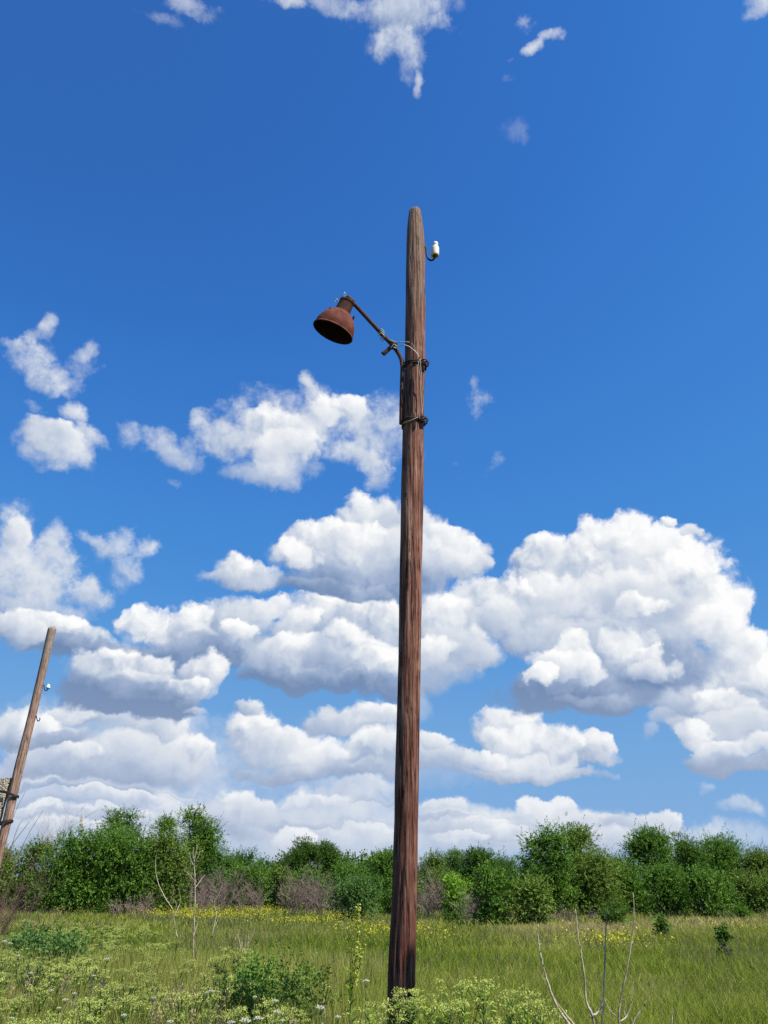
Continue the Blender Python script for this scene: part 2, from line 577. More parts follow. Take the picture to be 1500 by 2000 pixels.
def wood_mat(name, cols, grey, top_z, stain=None, foot=0.0):
    m, t, out = mat(name)
    tc_ = t.n('ShaderNodeTexCoord').outputs['Object']
    st = t.vec('MULTIPLY', tc_, (1, 1, 0.055))
    g1 = t.noise(st, 34, 6, 0.68)
    g2 = t.noise(st, 95, 4, 0.6)
    big = t.noise(t.vec('MULTIPLY', tc_, (1, 1, 0.3)), 5.5, 5, 0.62)
    f = t.math('ADD', t.math('MULTIPLY', g1, 0.75), t.math('MULTIPLY', big, 0.4), None)
    col = t.ramp(f, [(0.40, cols[0]), (0.51, cols[1]), (0.60, cols[2]), (0.70, cols[3])])
    # long dark and pale strands where the sapwood has split away
    sv = t.vec('ADD', t.vec('MULTIPLY', tc_, (1, 1, 0.035)), t.vec('MULTIPLY', t.noise(t.vec('MULTIPLY', tc_, (1, 1, 0.5)), 6, 3, out='Color'), (0.035, 0.035, 0.0)))
    s1 = t.noise(sv, 48, 3, 0.55)
    col = t.mixc(t.rng(s1, 0.40, 0.30, 0.0, 0.8), col, (*[c * 0.55 for c in cols[0]], 1))
    col = t.mixc(t.rng(s1, 0.60, 0.72, 0.0, 0.75), col, (*[c * 1.12 for c in cols[3]], 1))
    # dark checks and cracks along the grain
    cr = t.voro(t.vec('MULTIPLY', tc_, (1, 1, 0.022)), 30, 1, 0.5, dims='3D', feature='DISTANCE_TO_EDGE')
    crk = t.rng(t.math('ADD', cr, t.math('MULTIPLY', t.noise(tc_, 8, 4), 0.16)), 0.07, 0.135, 0.8, 0.0)
    col = t.mixc(crk, col, (*[c * 0.28 for c in cols[0]], 1))
    # weathered grey towards the top and in patches all round
    z = t.n('ShaderNodeSeparateXYZ'); t.put(z.inputs[0], tc_)
    gz = t.rng(z.outputs[2], top_z * 0.72, top_z * 0.99, 0.0, 0.40)
    gp = t.rng(t.math('ADD', t.noise(t.vec('MULTIPLY', tc_, (1, 1, 0.12)), 11, 5, 0.65), gz), 0.52, 1.0, 0.0, 0.85)
    col = t.mixc(gp, col, t.ramp(g2, [(0.35, tuple(c * 0.6 for c in grey)), (0.62, grey), (0.8, tuple(c * 1.35 for c in grey))]))
    # creosote has soaked darker into the lower part
    ft_ = t.rng(t.math('ADD', z.outputs[2], t.math('MULTIPLY', big, 1.2)), 0.9, 4.2, foot, 0.0)
    col = t.mixc(ft_, col, t.mixc(1.0, col, (0.42, 0.31, 0.30, 1), 'MULTIPLY'))
    # knots and resin flecks
    kn = t.rng(t.voro(t.vec('MULTIPLY', tc_, (1, 1, 0.42)), 2.3), 0.05, 0.10, 0.85, 0.0)
    col = t.mixc(kn, col, (*[c * 0.22 for c in cols[0]], 1))
    if stain:
        s_ = stain(t, z, tc_)
        col = t.mixc(s_, col, (0.012, 0.010, 0.011, 1))
    h = t.math('ADD', t.math('MULTIPLY', t.math('ADD', g1, s1), 0.6), t.math('SUBTRACT', t.math('MULTIPLY', g2, 0.35), t.math('MULTIPLY', crk, 0.8)))
    principled(t, out, col, 0.82, 0, (h, 0.9, 0.012), 0.2)
    return m


def rust_mat(name, a, b, c):
    m, t, out = mat(name)
    tc_ = t.n('ShaderNodeTexCoord').outputs['Object']
    n1 = t.noise(tc_, 9, 7, 0.65)
    n2 = t.noise(tc_, 70, 4, 0.6)
    col = t.ramp(t.math('ADD', t.math('MULTIPLY', n1, 0.8), t.math('MULTIPLY', n2, 0.25)), [(0.35, a), (0.52, b), (0.7, c)])
    principled(t, out, col, t.rng(n2, 0.3, 0.7, 0.75, 0.95), 0.0, (n2, 0.5, 0.005), 0.08)
    return m


def flat_mat(name, col, rough=0.7, vary=0.25, scale=20, metal=0.0, spec=0.3):
    m, t, out = mat(name)
    tc_ = t.n('ShaderNodeTexCoord').outputs['Object']
    n1 = t.noise(tc_, scale, 5, 0.6)
    c = t.ramp(n1, [(0.3, tuple(v * (1 - vary) for v in col)), (0.7, tuple(min(1, v * (1 + vary)) for v in col))])
    principled(t, out, c, rough, metal, None, spec)
    return m


def grass_mat(name, stops, trans=0.3):
    m, t, out = mat(name)
    col = t.ramp(tone_of(t), stops)
    p = t.n('ShaderNodeBsdfPrincipled')
    t.put(p.inputs['Base Color'], col)
    p.inputs['Roughness'].default_value = 0.8
    p.inputs['Specular IOR Level'].default_value = 0.05
    tr = t.n('ShaderNodeBsdfTranslucent')
    t.put(tr.inputs['Color'], col)
    ms = t.n('ShaderNodeMixShader')
    ms.inputs[0].default_value = trans
    t.put(ms.inputs[1], p.outputs[0]); t.put(ms.inputs[2], tr.outputs[0])
    t.put(out.inputs[0], ms.outputs[0])
    return m


M = {}
M['leaf_mid'] = leafy('leaf_mid_green', (0.054, 0.109, 0.019), (0.097, 0.191, 0.031), (0.175, 0.291, 0.047))
M['leaf_dark'] = leafy('leaf_dark_green', (0.043, 0.084, 0.018), (0.070, 0.138, 0.026), (0.121, 0.210, 0.038), 0.3)
M['leaf_olive'] = leafy('leaf_olive_green', (0.074, 0.120, 0.025), (0.132, 0.204, 0.041), (0.215, 0.291, 0.063))
M['leaf_light'] = leafy('leaf_light_green', (0.117, 0.217, 0.031), (0.195, 0.345, 0.044), (0.292, 0.454, 0.069), 0.45)
M['leaf_blue'] = leafy('leaf_blue_green', (0.058, 0.112, 0.033), (0.096, 0.181, 0.052), (0.164, 0.262, 0.072), 0.3)
M['weed_leaf'] = leafy('weed_leaf', (0.133, 0.219, 0.045), (0.250, 0.369, 0.072), (0.449, 0.555, 0.121), 0.4)
M['weed_flower'] = leafy('pale_yellow_green_flower', (0.275, 0.330, 0.076), (0.440, 0.495, 0.122), (0.632, 0.660, 0.219), 0.35, tr_tint=(1, 1, 0.8))
M['white_flower'] = leafy('white_flower', (0.42, 0.43, 0.30), (0.60, 0.60, 0.47), (0.76, 0.76, 0.66), 0.25, tr_tint=(1, 1, 1))
M['yellow_flower'] = leafy('yellow_flower', (0.26, 0.26, 0.02), (0.42, 0.40, 0.03), (0.56, 0.53, 0.08), 0.3, tr_tint=(1, 1, 0.6))
M['stem'] = leafy('green_stem', (0.050, 0.080, 0.025), (0.090, 0.130, 0.045), (0.150, 0.190, 0.080), 0.15)
M['bark'] = flat_mat('grey_brown_bark', (0.11, 0.085, 0.065), 0.9, 0.4, 6)


def stalk_mat(name):
    m, t, out = mat(name)
    tc_ = t.n('ShaderNodeTexCoord').outputs['Object']
    n1 = t.noise(tc_, 7, 5, 0.7)
    n2 = t.noise(t.vec('MULTIPLY', tc_, (1, 1, 0.25)), 60, 3, 0.6)
    c = t.ramp(t.math('ADD', t.math('MULTIPLY', n1, 0.8), t.math('MULTIPLY', n2, 0.22)), [(0.34, (0.12, 0.075, 0.052)), (0.43, (0.25, 0.185, 0.135)), (0.53, (0.40, 0.345, 0.26)), (0.72, (0.50, 0.45, 0.355))])
    principled(t, out, c, 0.9, 0, (n2, 0.6, 0.003), 0.1)
    return m


M['pale_bark'] = stalk_mat('peeling_dead_bark')
M['twig_brown'] = flat_mat('dead_brown_twigs', (0.26, 0.185, 0.155), 0.9, 0.35, 3)
M['twig_red'] = flat_mat('bare_reddish_twigs', (0.17, 0.095, 0.080), 0.85, 0.35, 3)
M['rust'] = rust_mat('rusty_sheet_iron', (0.050, 0.017, 0.012), (0.128, 0.042, 0.029), (0.20, 0.082, 0.055))
M['rust_dark'] = rust_mat('dark_rusty_iron', (0.040, 0.020, 0.015), (0.085, 0.042, 0.030), (0.13, 0.070, 0.052))
M['rust_black'] = rust_mat('blackish_rusted_inside', (0.014, 0.007, 0.006), (0.024, 0.011, 0.008), (0.040, 0.018, 0.013))  # inside of the lamp bell, coloured much darker than its outside
M['black_wire'] = flat_mat('black_iron_wire', (0.022, 0.018, 0.017), 0.7, 0.4, 30)
M['pale_wire'] = flat_mat('pale_cable', (0.50, 0.50, 0.47), 0.6, 0.2, 30)
M['green_wire'] = flat_mat('greenish_cable', (0.33, 0.42, 0.34), 0.6, 0.2, 30)
M['tan_wire'] = flat_mat('tan_cable', (0.25, 0.19, 0.13), 0.7, 0.3, 30)
M['porcelain'] = flat_mat('white_porcelain', (0.66, 0.63, 0.54), 0.5, 0.20, 22, 0, 0.25)
M['glass_ceramic'] = flat_mat('pale_blue_ceramic', (0.62, 0.72, 0.78), 0.2, 0.08, 8, 0, 0.5)
M['mast'] = flat_mat('pale_mast_steel', (0.50, 0.47, 0.45), 0.6, 0.1, 1)
# ------------------------------------------------------------------ the main pole
POLE_Y = 7.8


def pole_mesh(name, table, Y, rings, seg, seed, rough_amp, top_round):
    """a round log from photograph edge positions (row, left edge, right edge) standing at depth Y"""
    rows = []
    for y, l, r in table:
        a, b = at(l, y, Y), at(r, y, Y)
        rows.append(((a + b) / 2, (b - a).length / 2))
    rows.sort(key=lambda q: q[0].z)
    p0, r0 = rows[0]
    p1, _ = rows[1]
    slope = (p1 - p0) / (p1.z - p0.z)
    rows.insert(0, (p0 + slope * (-0.35 - p0.z), r0 * 1.03))
    zs = np.array([q[0].z for q in rows])
    xs = np.array([q[0].x for q in rows])
    rr = np.array([q[1] for q in rows])
    z = np.linspace(zs[0], zs[-1], rings)
    cx = np.interp(z, zs, xs)
    rad = np.interp(z, zs, rr)
    th = np.linspace(0, 2 * math.pi, seg, endpoint=False)
    Z, T = np.meshgrid(z, th, indexing='ij')
    ct, st = np.cos(T), np.sin(T)
    f = np.zeros_like(Z)
    for fr, fz, am in ((2.2, 0.9, 0.9), (5.0, 2.2, 0.55), (13.0, 1.1, 0.6), (26.0, 3.0, 0.35)):
        f += am * (VN(np.stack([ct * fr + 31 + seed, st * fr + 17, Z * fz + 9 + fr], -1)) - 0.5)
    RR = rad[:, None] * (1 + rough_amp * f)
    nearest = np.clip(1 - (zs[-1] - Z) / 1.3, 0, 1)            # the top end has rotted unevenly
    f += nearest * (2.0 * (VN(np.stack([ct * 1.6 + 9 + seed, st * 1.6 + 5, Z * 3.4 + 4], -1)) - 0.5) + 1.6 * (VN(np.stack([ct * 7 + 11, st * 7 + 8 + seed, Z * 5 + 2], -1)) - 0.5))
    crack = VN(np.stack([ct * 9 + 3, st * 9 + 40 + seed, Z * 0.45 + 2], -1))
    RR -= 0.010 * np.clip((crack - 0.70) * 8, 0, 1)
    d = zs[-1] - Z
    RR *= np.where(d < top_round, np.sqrt(np.clip(1 - ((top_round - d) / top_round) ** 2, 0.03, 1)) ** 0.75, 1.0)
    X = cx[:, None] + RR * ct
    Yv = Y + RR * st
    Z = Z + np.clip(1 - d / 0.12, 0, 1) * 0.05 * (VN(np.stack([ct * 2.5 + 3, st * 2.5 + 30 + seed, Z * 0 + 1.5], -1)) - 0.6)
    v = np.stack([X, Yv, Z], -1).reshape(-1, 3)
    i = np.arange(rings - 1)[:, None] * seg
    k_ = np.arange(seg)[None, :]
    kn = (k_ + 1) % seg
    fcs = np.stack([i + k_, i + kn, i + seg + kn, i + seg + k_], -1).reshape(-1, 4)
    topc = len(v)
    v = np.vstack([v, [[cx[-1], Y, zs[-1] + 0.004]]])
    last = (rings - 1) * seg
    cap = np.stack([last + np.arange(seg), last + (np.arange(seg) + 1) % seg, np.full(seg, topc), np.full(seg, topc)], -1)
    me = bpy.data.meshes.new(name)
    me.from_pydata(v.tolist(), [], fcs.tolist() + [tuple(c[:3]) for c in cap.tolist()])
    me.update()
    return me, (lambda zz: (float(np.interp(zz, zs, xs)), float(np.interp(zz, zs, rr))))


MAIN = [(1960, 757, 811), (1900, 758.5, 812), (1800, 763, 815), (1700, 767, 817), (1600, 770, 818.5), (1400, 774.5, 820.5),
        (1200, 779, 823.5), (1000, 783, 825.5), (900, 785.5, 826.5), (830, 788, 827), (760, 790, 828.5), (700, 791.5, 830), (600, 792.5, 830.5),
        (520, 793.5, 830), (480, 794, 829), (450, 795, 826.5), (425, 797.5, 823.5), (407, 800, 821)]
WOOD = wood_mat('creosoted_pole_wood', [(0.042, 0.0145, 0.010), (0.122, 0.044, 0.029), (0.205, 0.090, 0.060), (0.300, 0.170, 0.120)], (0.230, 0.160, 0.108),
                at(810, 410, POLE_Y).z, None, 0.6)
me, main_at = pole_mesh('post', MAIN, POLE_Y, 420, 72, 0, 0.125, 0.05)
foot_x = main_at(0)[0]
pole = thing('utility_pole', 'tall red-brown weathered wooden pole carrying a rusty lamp, standing in the weeds', 'pole', (foot_x, POLE_Y, 0))
link('post', me, WOOD, pole, True)

# iron wire lashings round the pole
def lashing(y, turns, seed, rise=0.0):
    rnd = random.Random(seed)
    z0 = at(810, y, POLE_Y).z
    b = Build()
    for k_ in range(turns):
        zz = z0 + (k_ - turns / 2) * 0.014 + rnd.uniform(-0.004, 0.004)
        cx, r = main_at(zz)
        tilt = rnd.uniform(-0.03, 0.03) + rise
        pts = []
        for i in range(33):
            a = 2 * math.pi * i / 32
            pts.append((cx + math.cos(a) * (r + 0.016), POLE_Y + math.sin(a) * (r + 0.016), zz + tilt * math.cos(a + 0.4) + rnd.uniform(-.002, .002)))
        b.tube(pts, 0.0075, 6)
    cx, r = main_at(z0)
    # twisted knot at the right front
    for k_ in range(3):
        a = -0.75 + 0.1 * k_
        c = Vector((cx + math.cos(a) * (r + 0.03), POLE_Y + math.sin(a) * (r + 0.03), z0 + 0.008 * (k_ - 1)))
        b.tube(smooth_path([c + Vector((-0.05, 0, 0.02)), c + Vector((0, -0.02, 0.028)), c + Vector((0.04, 0, -0.012)), c + Vector((0.0, -0.015, -0.028)), c + Vector((-0.04, 0, 0.0))], 4), 0.006, 6)
    c = Vector((cx + r * 0.86, POLE_Y - r * 0.55, z0))
    b.tube(smooth_path([c, c + Vector((0.035, -0.01, 0.02)), c + Vector((0.05, 0, -0.03)), c + Vector((0.03, 0, -0.045))], 4), 0.008, 6)
    return link('wire_binding', b.mesh('wire_binding'), M['black_wire'], pole, True)


lashing(716, 3, 3, -0.004)
lashing(827, 3, 8, -0.002)

# white porcelain insulator on its iron hook, screwed into the right side near the top
zi = at(832, 482, POLE_Y).z
cx, r = main_at(zi)
hook = Build()
hp = [at(826, 478, POLE_Y), at(832, 484, POLE_Y), at(833, 497, POLE_Y), at(837, 506, POLE_Y), at(843, 508.5, POLE_Y), at(848, 505, POLE_Y), at(849, 499, POLE_Y), at(849.5, 490, POLE_Y)]
hook.tube(smooth_path(hp, 6), 0.0115, 10)
insulator = Build()
up = Vector((0.06, 0, 1)).normalized()
base = at(849.2, 500, POLE_Y)
top = at(851, 473, POLE_Y)
up = (top - base).normalized()
H = (top - base).length
R1 = 0.049
insulator.lathe([(0.00 * H, R1 * 0.70), (0.0 * H, R1 * 0.96), (0.06 * H, R1 * 1.02), (0.50 * H, R1 * 0.98), (0.62 * H, R1 * 0.86), (0.68 * H, R1 * 0.66), (0.73 * H, R1 * 0.58),
                 (0.78 * H, R1 * 0.66), (0.88 * H, R1 * 0.66), (0.96 * H, R1 * 0.55), (1.0 * H, R1 * 0.25), (1.005 * H, 0.001)], base, up, 32)
insulator.lathe([(0.0, R1 * 0.70), (0.35 * H, R1 * 0.62), (0.36 * H, 0.001)], base, up, 32)
io = link('insulator', insulator.mesh('insulator'), M['porcelain'], pole, True)
ho = link('hook', hook.mesh('hook'), M['black_wire'], io, True)

# ------------------------------------------------------------------ the lamp lashed to the pole
LY_ = POLE_Y - 0.03
lamp = thing('street_lamp', 'rusty bell-shaped lamp on a bent pipe arm, wired to the side of the tall pole', 'street lamp', tuple(at(786, 826, LY_)))
arm = Build()
armp = [at(783.6, 828, LY_), at(784.2, 790, LY_), at(785, 750, LY_), at(785.8, 722, LY_), at(785.2, 711, LY_), at(783, 700, LY_), at(776, 687, LY_), at(766, 674, LY_), at(752, 659, LY_),
        at(725, 630, LY_), at(703, 606, LY_), at(690, 592, LY_), at(681, 582, LY_)]
arm.tube(smooth_path(armp, 5), 0.0235, 14)
armo = link('arm', arm.mesh('arm'), M['rust_dark'], lamp, True)
# short stub of iron welded below the bend
st_ = Build()
s0, s1 = at(766, 677, LY_), at(748, 692, LY_)
s0.y -= 0.01
st_.tube([s0 + Vector((0.05, 0, 0.035)), s0, s1], 0.027, 4)
st_.tube([s1 + (s1 - s0).normalized() * -0.012 + Vector((0, -0.028, 0)), s1 + Vector((0, -0.034, 0)) + (s1 - s0).normalized() * 0.012], 0.018, 8)
st_.tube(smooth_path([at(758, 668, LY_) + Vector((0, -.035, 0)), at(768, 676, LY_) + Vector((0.01, -.045, 0)), at(770, 684, LY_) + Vector((0, -.03, 0)), at(762, 682, LY_) + Vector((0, -.03, 0))], 4), 0.012, 6)
link('bracket_stub', st_.mesh('bracket_stub'), M['rust_dark'], lamp, False)

vd = ray(655, 630).normalized()
ui = (UPV - vd * UPV.dot(vd)).normalized()
ri = vd.cross(ui).normalized()
if ri.x < 0:
    ri = -ri
AX = (ri * 0.385 + ui * 0.80 + vd * 0.40).normalized()     # up along the lamp
rim_c = at(649.5, 649.5, LY_)
PXM = (rim_c - Vector((0, 0, EYE))).dot(FWD) / F_PX        # metres per photograph pixel there
RB = 41.2 * PXM
HB = 51 * PXM
prof = [(0.0, RB), (0.010, RB * 1.02), (0.020, RB * 1.0), (0.026, RB * 0.975), (HB * 0.18, RB * 0.972), (HB * 0.34, RB * 0.935), (HB * 0.50, RB * 0.865), (HB * 0.65, RB * 0.76), (HB * 0.77, RB * 0.645),
        (HB * 0.85, RB * 0.53), (HB * 0.90, RB * 0.43), (HB * 0.915, RB * 0.36)]
sh = Build()
sh.lathe(prof, rim_c, AX, 56)
so_ = link('lamp_shade', sh.mesh('lamp_shade'), M['rust'], lamp, 'sharp')
inn = Build()
inn.lathe([(0.0, RB * 0.998), (0.02, RB * 0.94), (HB * 0.18, RB * 0.95), (HB * 0.34, RB * 0.915), (HB * 0.50, RB * 0.845), (HB * 0.65, RB * 0.74), (HB * 0.77, RB * 0.625), (HB * 0.85, RB * 0.50), (HB * 0.88, 0.0015)], rim_c, AX, 56)
il = link('lamp_lining', inn.mesh('lamp_lining'), M['rust_black'], lamp, True)
nk = Build()
h0 = HB * 0.90
h1 = h0 + 29 * PXM
RN = 15.8 * PXM
nk.lathe([(h0 - 0.01, RN * 1.12), (h0 + 0.012, RN * 1.10), (h0 + 0.02, RN * 0.98), (h1 - 0.03, RN * 0.93), (h1 - 0.022, RN * 0.98), (h1 - 0.008, RN * 0.96), (h1, RN * 0.80), (h1 + 0.006, RN * 0.3), (h1 + 0.006, 0.001)], rim_c, AX, 36)
# two clips with screws on the shade's shoulder
for s_ in (-1, 1):
    q = rim_c + AX * (HB * 0.82) + (ri * 0.93 - ui * 0.37 * 0.9).normalized() * (RB * 0.60) * s_
    nk.tube([q - AX * 0.03, q + AX * 0.035], 0.014, 6)
    nk.tube([q + AX * 0.02 - vd * 0.03, q + AX * 0.02 + vd * 0.03], 0.010, 6)
link('socket_housing', nk.mesh('socket_housing'), M['rust_dark'], lamp, 'sharp')
# clamp that holds the housing on the end of the arm
cb = Build()
e0 = rim_c + AX * (h1 - 0.02) + ri * RN * 0.6
cb.tube([at(690, 592, LY_), at(681, 582, LY_), at(677.5, 580, LY_)], 0.030, 8)
cb.tube([at(683, 585, LY_), e0, rim_c + AX * (h1 - 0.02)], 0.017, 8)
link('clamp', cb.mesh('clamp'), M['rust_dark'], lamp, True)


def cable(pts, rad, m, n=5):
    b = Build()
    b.tube(smooth_path(pts, n), rad, 6)
    return link('cable', b.mesh('cable'), m, lamp, True)


def off(x, y, d=0.0):
    p_ = at(x, y, LY_)
    p_.y -= d
    return p_


cable([off(673, 583), off(672, 577, .03), off(674, 573, .02), off(676, 580, 0)], 0.0035, M['pale_wire'])
cable([off(662, 594, .03), off(658, 589, .05), off(654, 589, .04), off(656, 593, .03), off(661, 590, .05)], 0.0035, M['pale_wire'])
cable([off(668, 588, .05), off(665, 592, .09), off(669, 597, .1)], 0.0035, M['green_wire'])
for dy in (0, 4, 8):   # cable wound round the arm
    cable([off(739, 648 + dy, .0), off(744, 646 + dy, .035), off(750, 651 + dy, .03), off(749, 655 + dy, -.03), off(742, 652 + dy, -.03)], 0.005, M['green_wire'] if dy < 6 else M['pale_wire'])
cable([off(760, 668, .04), off(768, 671, .045), off(775, 673, .04), off(781, 674, .06), off(788, 676, .08), off(794, 680, .12), off(799, 682, .13)], 0.005, M['green_wire'])
cable([off(768, 676, .05), off(777, 681, .045), off(786, 682, .08), off(793, 688, .13), off(801, 694, .15), off(812, 704, .15), off(818, 712, .14)], 0.005, M['pale_wire'])
cable([off(763, 684, .04), off(770, 678, .05), off(776, 684, .03), off(768, 683, .05)], 0.006, M['green_wire'])
cable([off(812, 704, .135), off(807, 690, .135), off(803, 684, .135)], 0.004, M['tan_wire'])
cable([off(819, 716, .142), off(821, 740, .138), off(820, 770, .14), off(822, 800, .138), off(823, 826, .14)], 0.0062, M['tan_wire'])
cable([off(816, 720, .145), off(818, 745, .142), off(824, 775, .12), off(825, 800, .12), off(823, 826, .13)], 0.005, M['tan_wire'])
cable([off(787, 829, .02), off(792, 834, .1), off(803, 834, .14), off(815, 828, .14)], 0.007, M['tan_wire'])

# ------------------------------------------------------------------ the second pole, tied to a concrete stub
Y2 = 20.5
LEFT = [(1640, -4, 13), (1600, 6, 23.5), (1560, 15, 32), (1500, 28, 46), (1450, 41, 58), (1400, 54, 70), (1350, 66, 81.5), (1300, 78, 93), (1260, 87, 102), (1240, 91.5, 107), (1224, 95, 111)]
WOOD2 = wood_mat('bleached_pole_wood', [(0.15, 0.085, 0.060), (0.235, 0.140, 0.100), (0.310, 0.200, 0.148), (0.38, 0.265, 0.20)], (0.33, 0.27, 0.21), at(103, 1225, Y2).z)
me, left_at = pole_mesh('post', LEFT, Y2, 220, 48, 23, 0.05, 0.07)
lx = left_at(0)[0]
pole2 = thing('utility_pole', 'leaning brown wooden pole tied to a concrete stub at the left edge', 'pole', (lx, Y2, 0))
link('post', me, WOOD2, pole2, True)
for (hx, hy, white) in ((84, 1338, True), (68.5, 1398, False)):
    hb = Build()
    if white:
        hb.tube(smooth_path([at(hx - 3, hy - 1, Y2), at(hx + 2, hy + 1, Y2), at(hx + 2.5, hy + 7, Y2), at(hx + 5, hy + 10.5, Y2), at(hx + 9, hy + 9, Y2), at(hx + 10, hy + 3, Y2)], 6), 0.013, 8)
        ib = Build()
        b0, b1 = at(hx + 9.5, hy + 7, Y2), at(hx + 11, hy - 2, Y2)
        a_ = (b1 - b0).normalized(); h_ = (b1 - b0).length
        ib.lathe([(0, 0.03), (0, 0.048), (h_ * .3, 0.05), (h_ * .5, 0.046), (h_ * .62, 0.03), (h_ * .78, 0.034), (h_ * .95, 0.028), (h_, 0.001)], b0, a_, 20)
        ii = link('insulator', ib.mesh('insulator'), M['glass_ceramic'], pole2, True)
        link('hook', hb.mesh('hook'), M['black_wire'], pole2, True)
    else:
        hb.tube(smooth_path([at(hx - 3, hy - 1, Y2), at(hx + 2, hy, Y2), at(hx + 3.5, hy + 6, Y2), at(hx + 5, hy + 10, Y2), at(hx + 8, hy + 9.5, Y2), at(hx + 9.5, hy + 6, Y2), at(hx + 8.8, hy + 4, Y2)], 6), 0.013, 8)
        link('hook', hb.mesh('hook'), M['black_wire'], pole2, True)
SX = at(-9, 1560, Y2).x
for wy, tl in ((1547, 0.05), (1609, -0.03)):
    b = Build()
    z0 = at(15, wy, Y2).z
    cx, r = left_at(z0)
    for k_ in range(3):
        zz = z0 + (k_ - 1) * 0.02
        pts = []
        xl, xr = SX - 0.22, cx + r + 0.018
        for i in range(29):
            a = 2 * math.pi * i / 28
            mx, hw = (xl + xr) / 2, (xr - xl) / 2
            pts.append((mx + hw * math.copysign(abs(math.cos(a)) ** 0.6, math.cos(a)), Y2 + 0.13 * math.copysign(abs(math.sin(a)) ** 0.6, math.sin(a)) * 1.25, zz + tl * -math.cos(a) * 2.2))
        b.tube(pts, 0.011, 6)
    link('wire_binding', b.mesh('wire_binding'), M['black_wire'], pole2, True)
m_, t_, o_ = mat('pebbly_old_concrete')
tcx = t_.n('ShaderNodeTexCoord').outputs['Object']
ag = t_.voro(tcx, 22, 1, 0.6)
cr_ = t_.noise(tcx, 9, 7, 0.65)
principled(t_, o_, t_.ramp(t_.math('ADD', t_.math('MULTIPLY', ag, 0.6), t_.math('MULTIPLY', cr_, 0.55)), [(0.3, (0.13, 0.105, 0.08)), (0.52, (0.27, 0.22, 0.165)), (0.75, (0.40, 0.34, 0.26))]), 0.95, 0, (t_.math('SUBTRACT', cr_, ag), 0.9, 0.03), 0.15)
ztop = at(10, 1521, Y2).z
Hs = ztop + 0.3
nz, ns = 60, 40
vs = []
for i in range(nz):
    zz = -0.3 + Hs * i / (nz - 1)
    cxx = at(-4, 1560, Y2).x - 0.0 + (zz - 2.9) * 0.11 - 0.015
    for k_ in range(ns):
        a = 2 * math.pi * k_ / ns
        ca, sa = math.cos(a), math.sin(a)
        rr = 0.135 / max(abs(ca), abs(sa)) ** 0.8
        rr *= 1 + 0.10 * (float(VN(np.array([ca * 3 + 5, sa * 3 + 5, zz * 5 + 20])) ) - 0.5) + 0.06 * (float(VN(np.array([ca * 9 + 5, sa * 9 + 5, zz * 16 + 20]))) - 0.5)
        vs.append((cxx + rr * ca, Y2 + 0.02 + rr * sa * 0.9, zz + (0.02 * ca if i == nz - 1 else 0)))
fs = [(i * ns + k_, i * ns + (k_ + 1) % ns, (i + 1) * ns + (k_ + 1) % ns, (i + 1) * ns + k_) for i in range(nz - 1) for k_ in range(ns)] + [tuple((nz - 1) * ns + k_ for k_ in range(ns))]
me = bpy.data.meshes.new('concrete_stub')
me.from_pydata(vs, [], fs)
me.update()
stub = link('concrete_stub', me, m_, None, False)
tag(stub, 'rough pebbly concrete post at the left edge that props the leaning pole', 'post')

# ------------------------------------------------------------------ a third pole just outside the frame; its top shades the foot of the tall one
zt = at(800, 1862, POLE_Y).z
cx, r = main_at(zt)
hit = Vector((cx + 0.60 * r, POLE_Y - 0.80 * r, zt))
top3 = hit + sd * 7.1
b = Build()
n3 = 60
pts = [Vector((top3.x - 0.02 * (1 - i / (n3 - 1)), top3.y, -0.3 + (top3.z + 0.3) * i / (n3 - 1))) for i in range(n3)]
rn3 = random.Random(4)
b.tube(pts, [(0.088 - 0.020 * i / (n3 - 1)) * rn3.uniform(0.97, 1.03) * (0.75 if i == n3 - 1 else 1) for i in range(n3)], 24)
pole3 = thing('utility_pole', 'plain brown wooden pole right of the lamp pole, its shadow on the lamp pole\'s foot', 'pole', (top3.x, top3.y, 0))
link('post', b.mesh('post'), WOOD2, pole3, True)
# ------------------------------------------------------------------ ground
GV = vnoise(11)


def ground_z(x, y):
    p = np.stack([np.asarray(x, float) * 0.09 + 20, np.asarray(y, float) * 0.09 + 20, np.zeros_like(np.asarray(x, float)) + 3.3], -1)
    d = np.hypot(x, y)
    return (GV(p) - 0.5) * 0.22 * np.clip((d - 3) / 10, 0, 1) * np.clip((200 - d) / 60, 0, 1)


m_, t_, o_ = mat('meadow_soil_and_litter')
tcx = t_.n('ShaderNodeTexCoord').outputs['Object']
n1 = t_.noise(tcx, 0.35, 6, 0.6)
n2 = t_.noise(tcx, 14, 5, 0.65)
c_ = t_.ramp(t_.math('ADD', t_.math('MULTIPLY', n1, 0.6), t_.math('MULTIPLY', n2, 0.45)), [(0.35, (0.040, 0.048, 0.016)), (0.5, (0.070, 0.080, 0.026)), (0.7, (0.115, 0.105, 0.050))])
principled(t_, o_, c_, 0.95, 0, (n2, 0.6, 0.03), 0.1)
rad_ = np.concatenate([[0.0], np.geomspace(1.5, 6000, 90)])
ang = np.linspace(0, 2 * math.pi, 128, endpoint=False)
RR_, AA_ = np.meshgrid(rad_[1:], ang, indexing='ij')
gx, gy = RR_ * np.sin(AA_), RR_ * np.cos(AA_)
gv = np.stack([gx, gy, ground_z(gx, gy)], -1).reshape(-1, 3)
i = np.arange(len(rad_) - 2)[:, None] * 128
k_ = np.arange(128)[None, :]
gf = np.stack([i + k_, i + 128 + k_, i + 128 + (k_ + 1) % 128, i + (k_ + 1) % 128], -1).reshape(-1, 4)
gv = np.vstack([gv, [[0, 0, 0]]])
me = bpy.data.meshes.new('ground')
me.from_pydata(gv.tolist(), [], gf.tolist() + [(len(gv) - 1, (k + 1) % 128, k) for k in range(128)])
me.update()
tag(link('ground', me, m_, None, True), kind='structure')


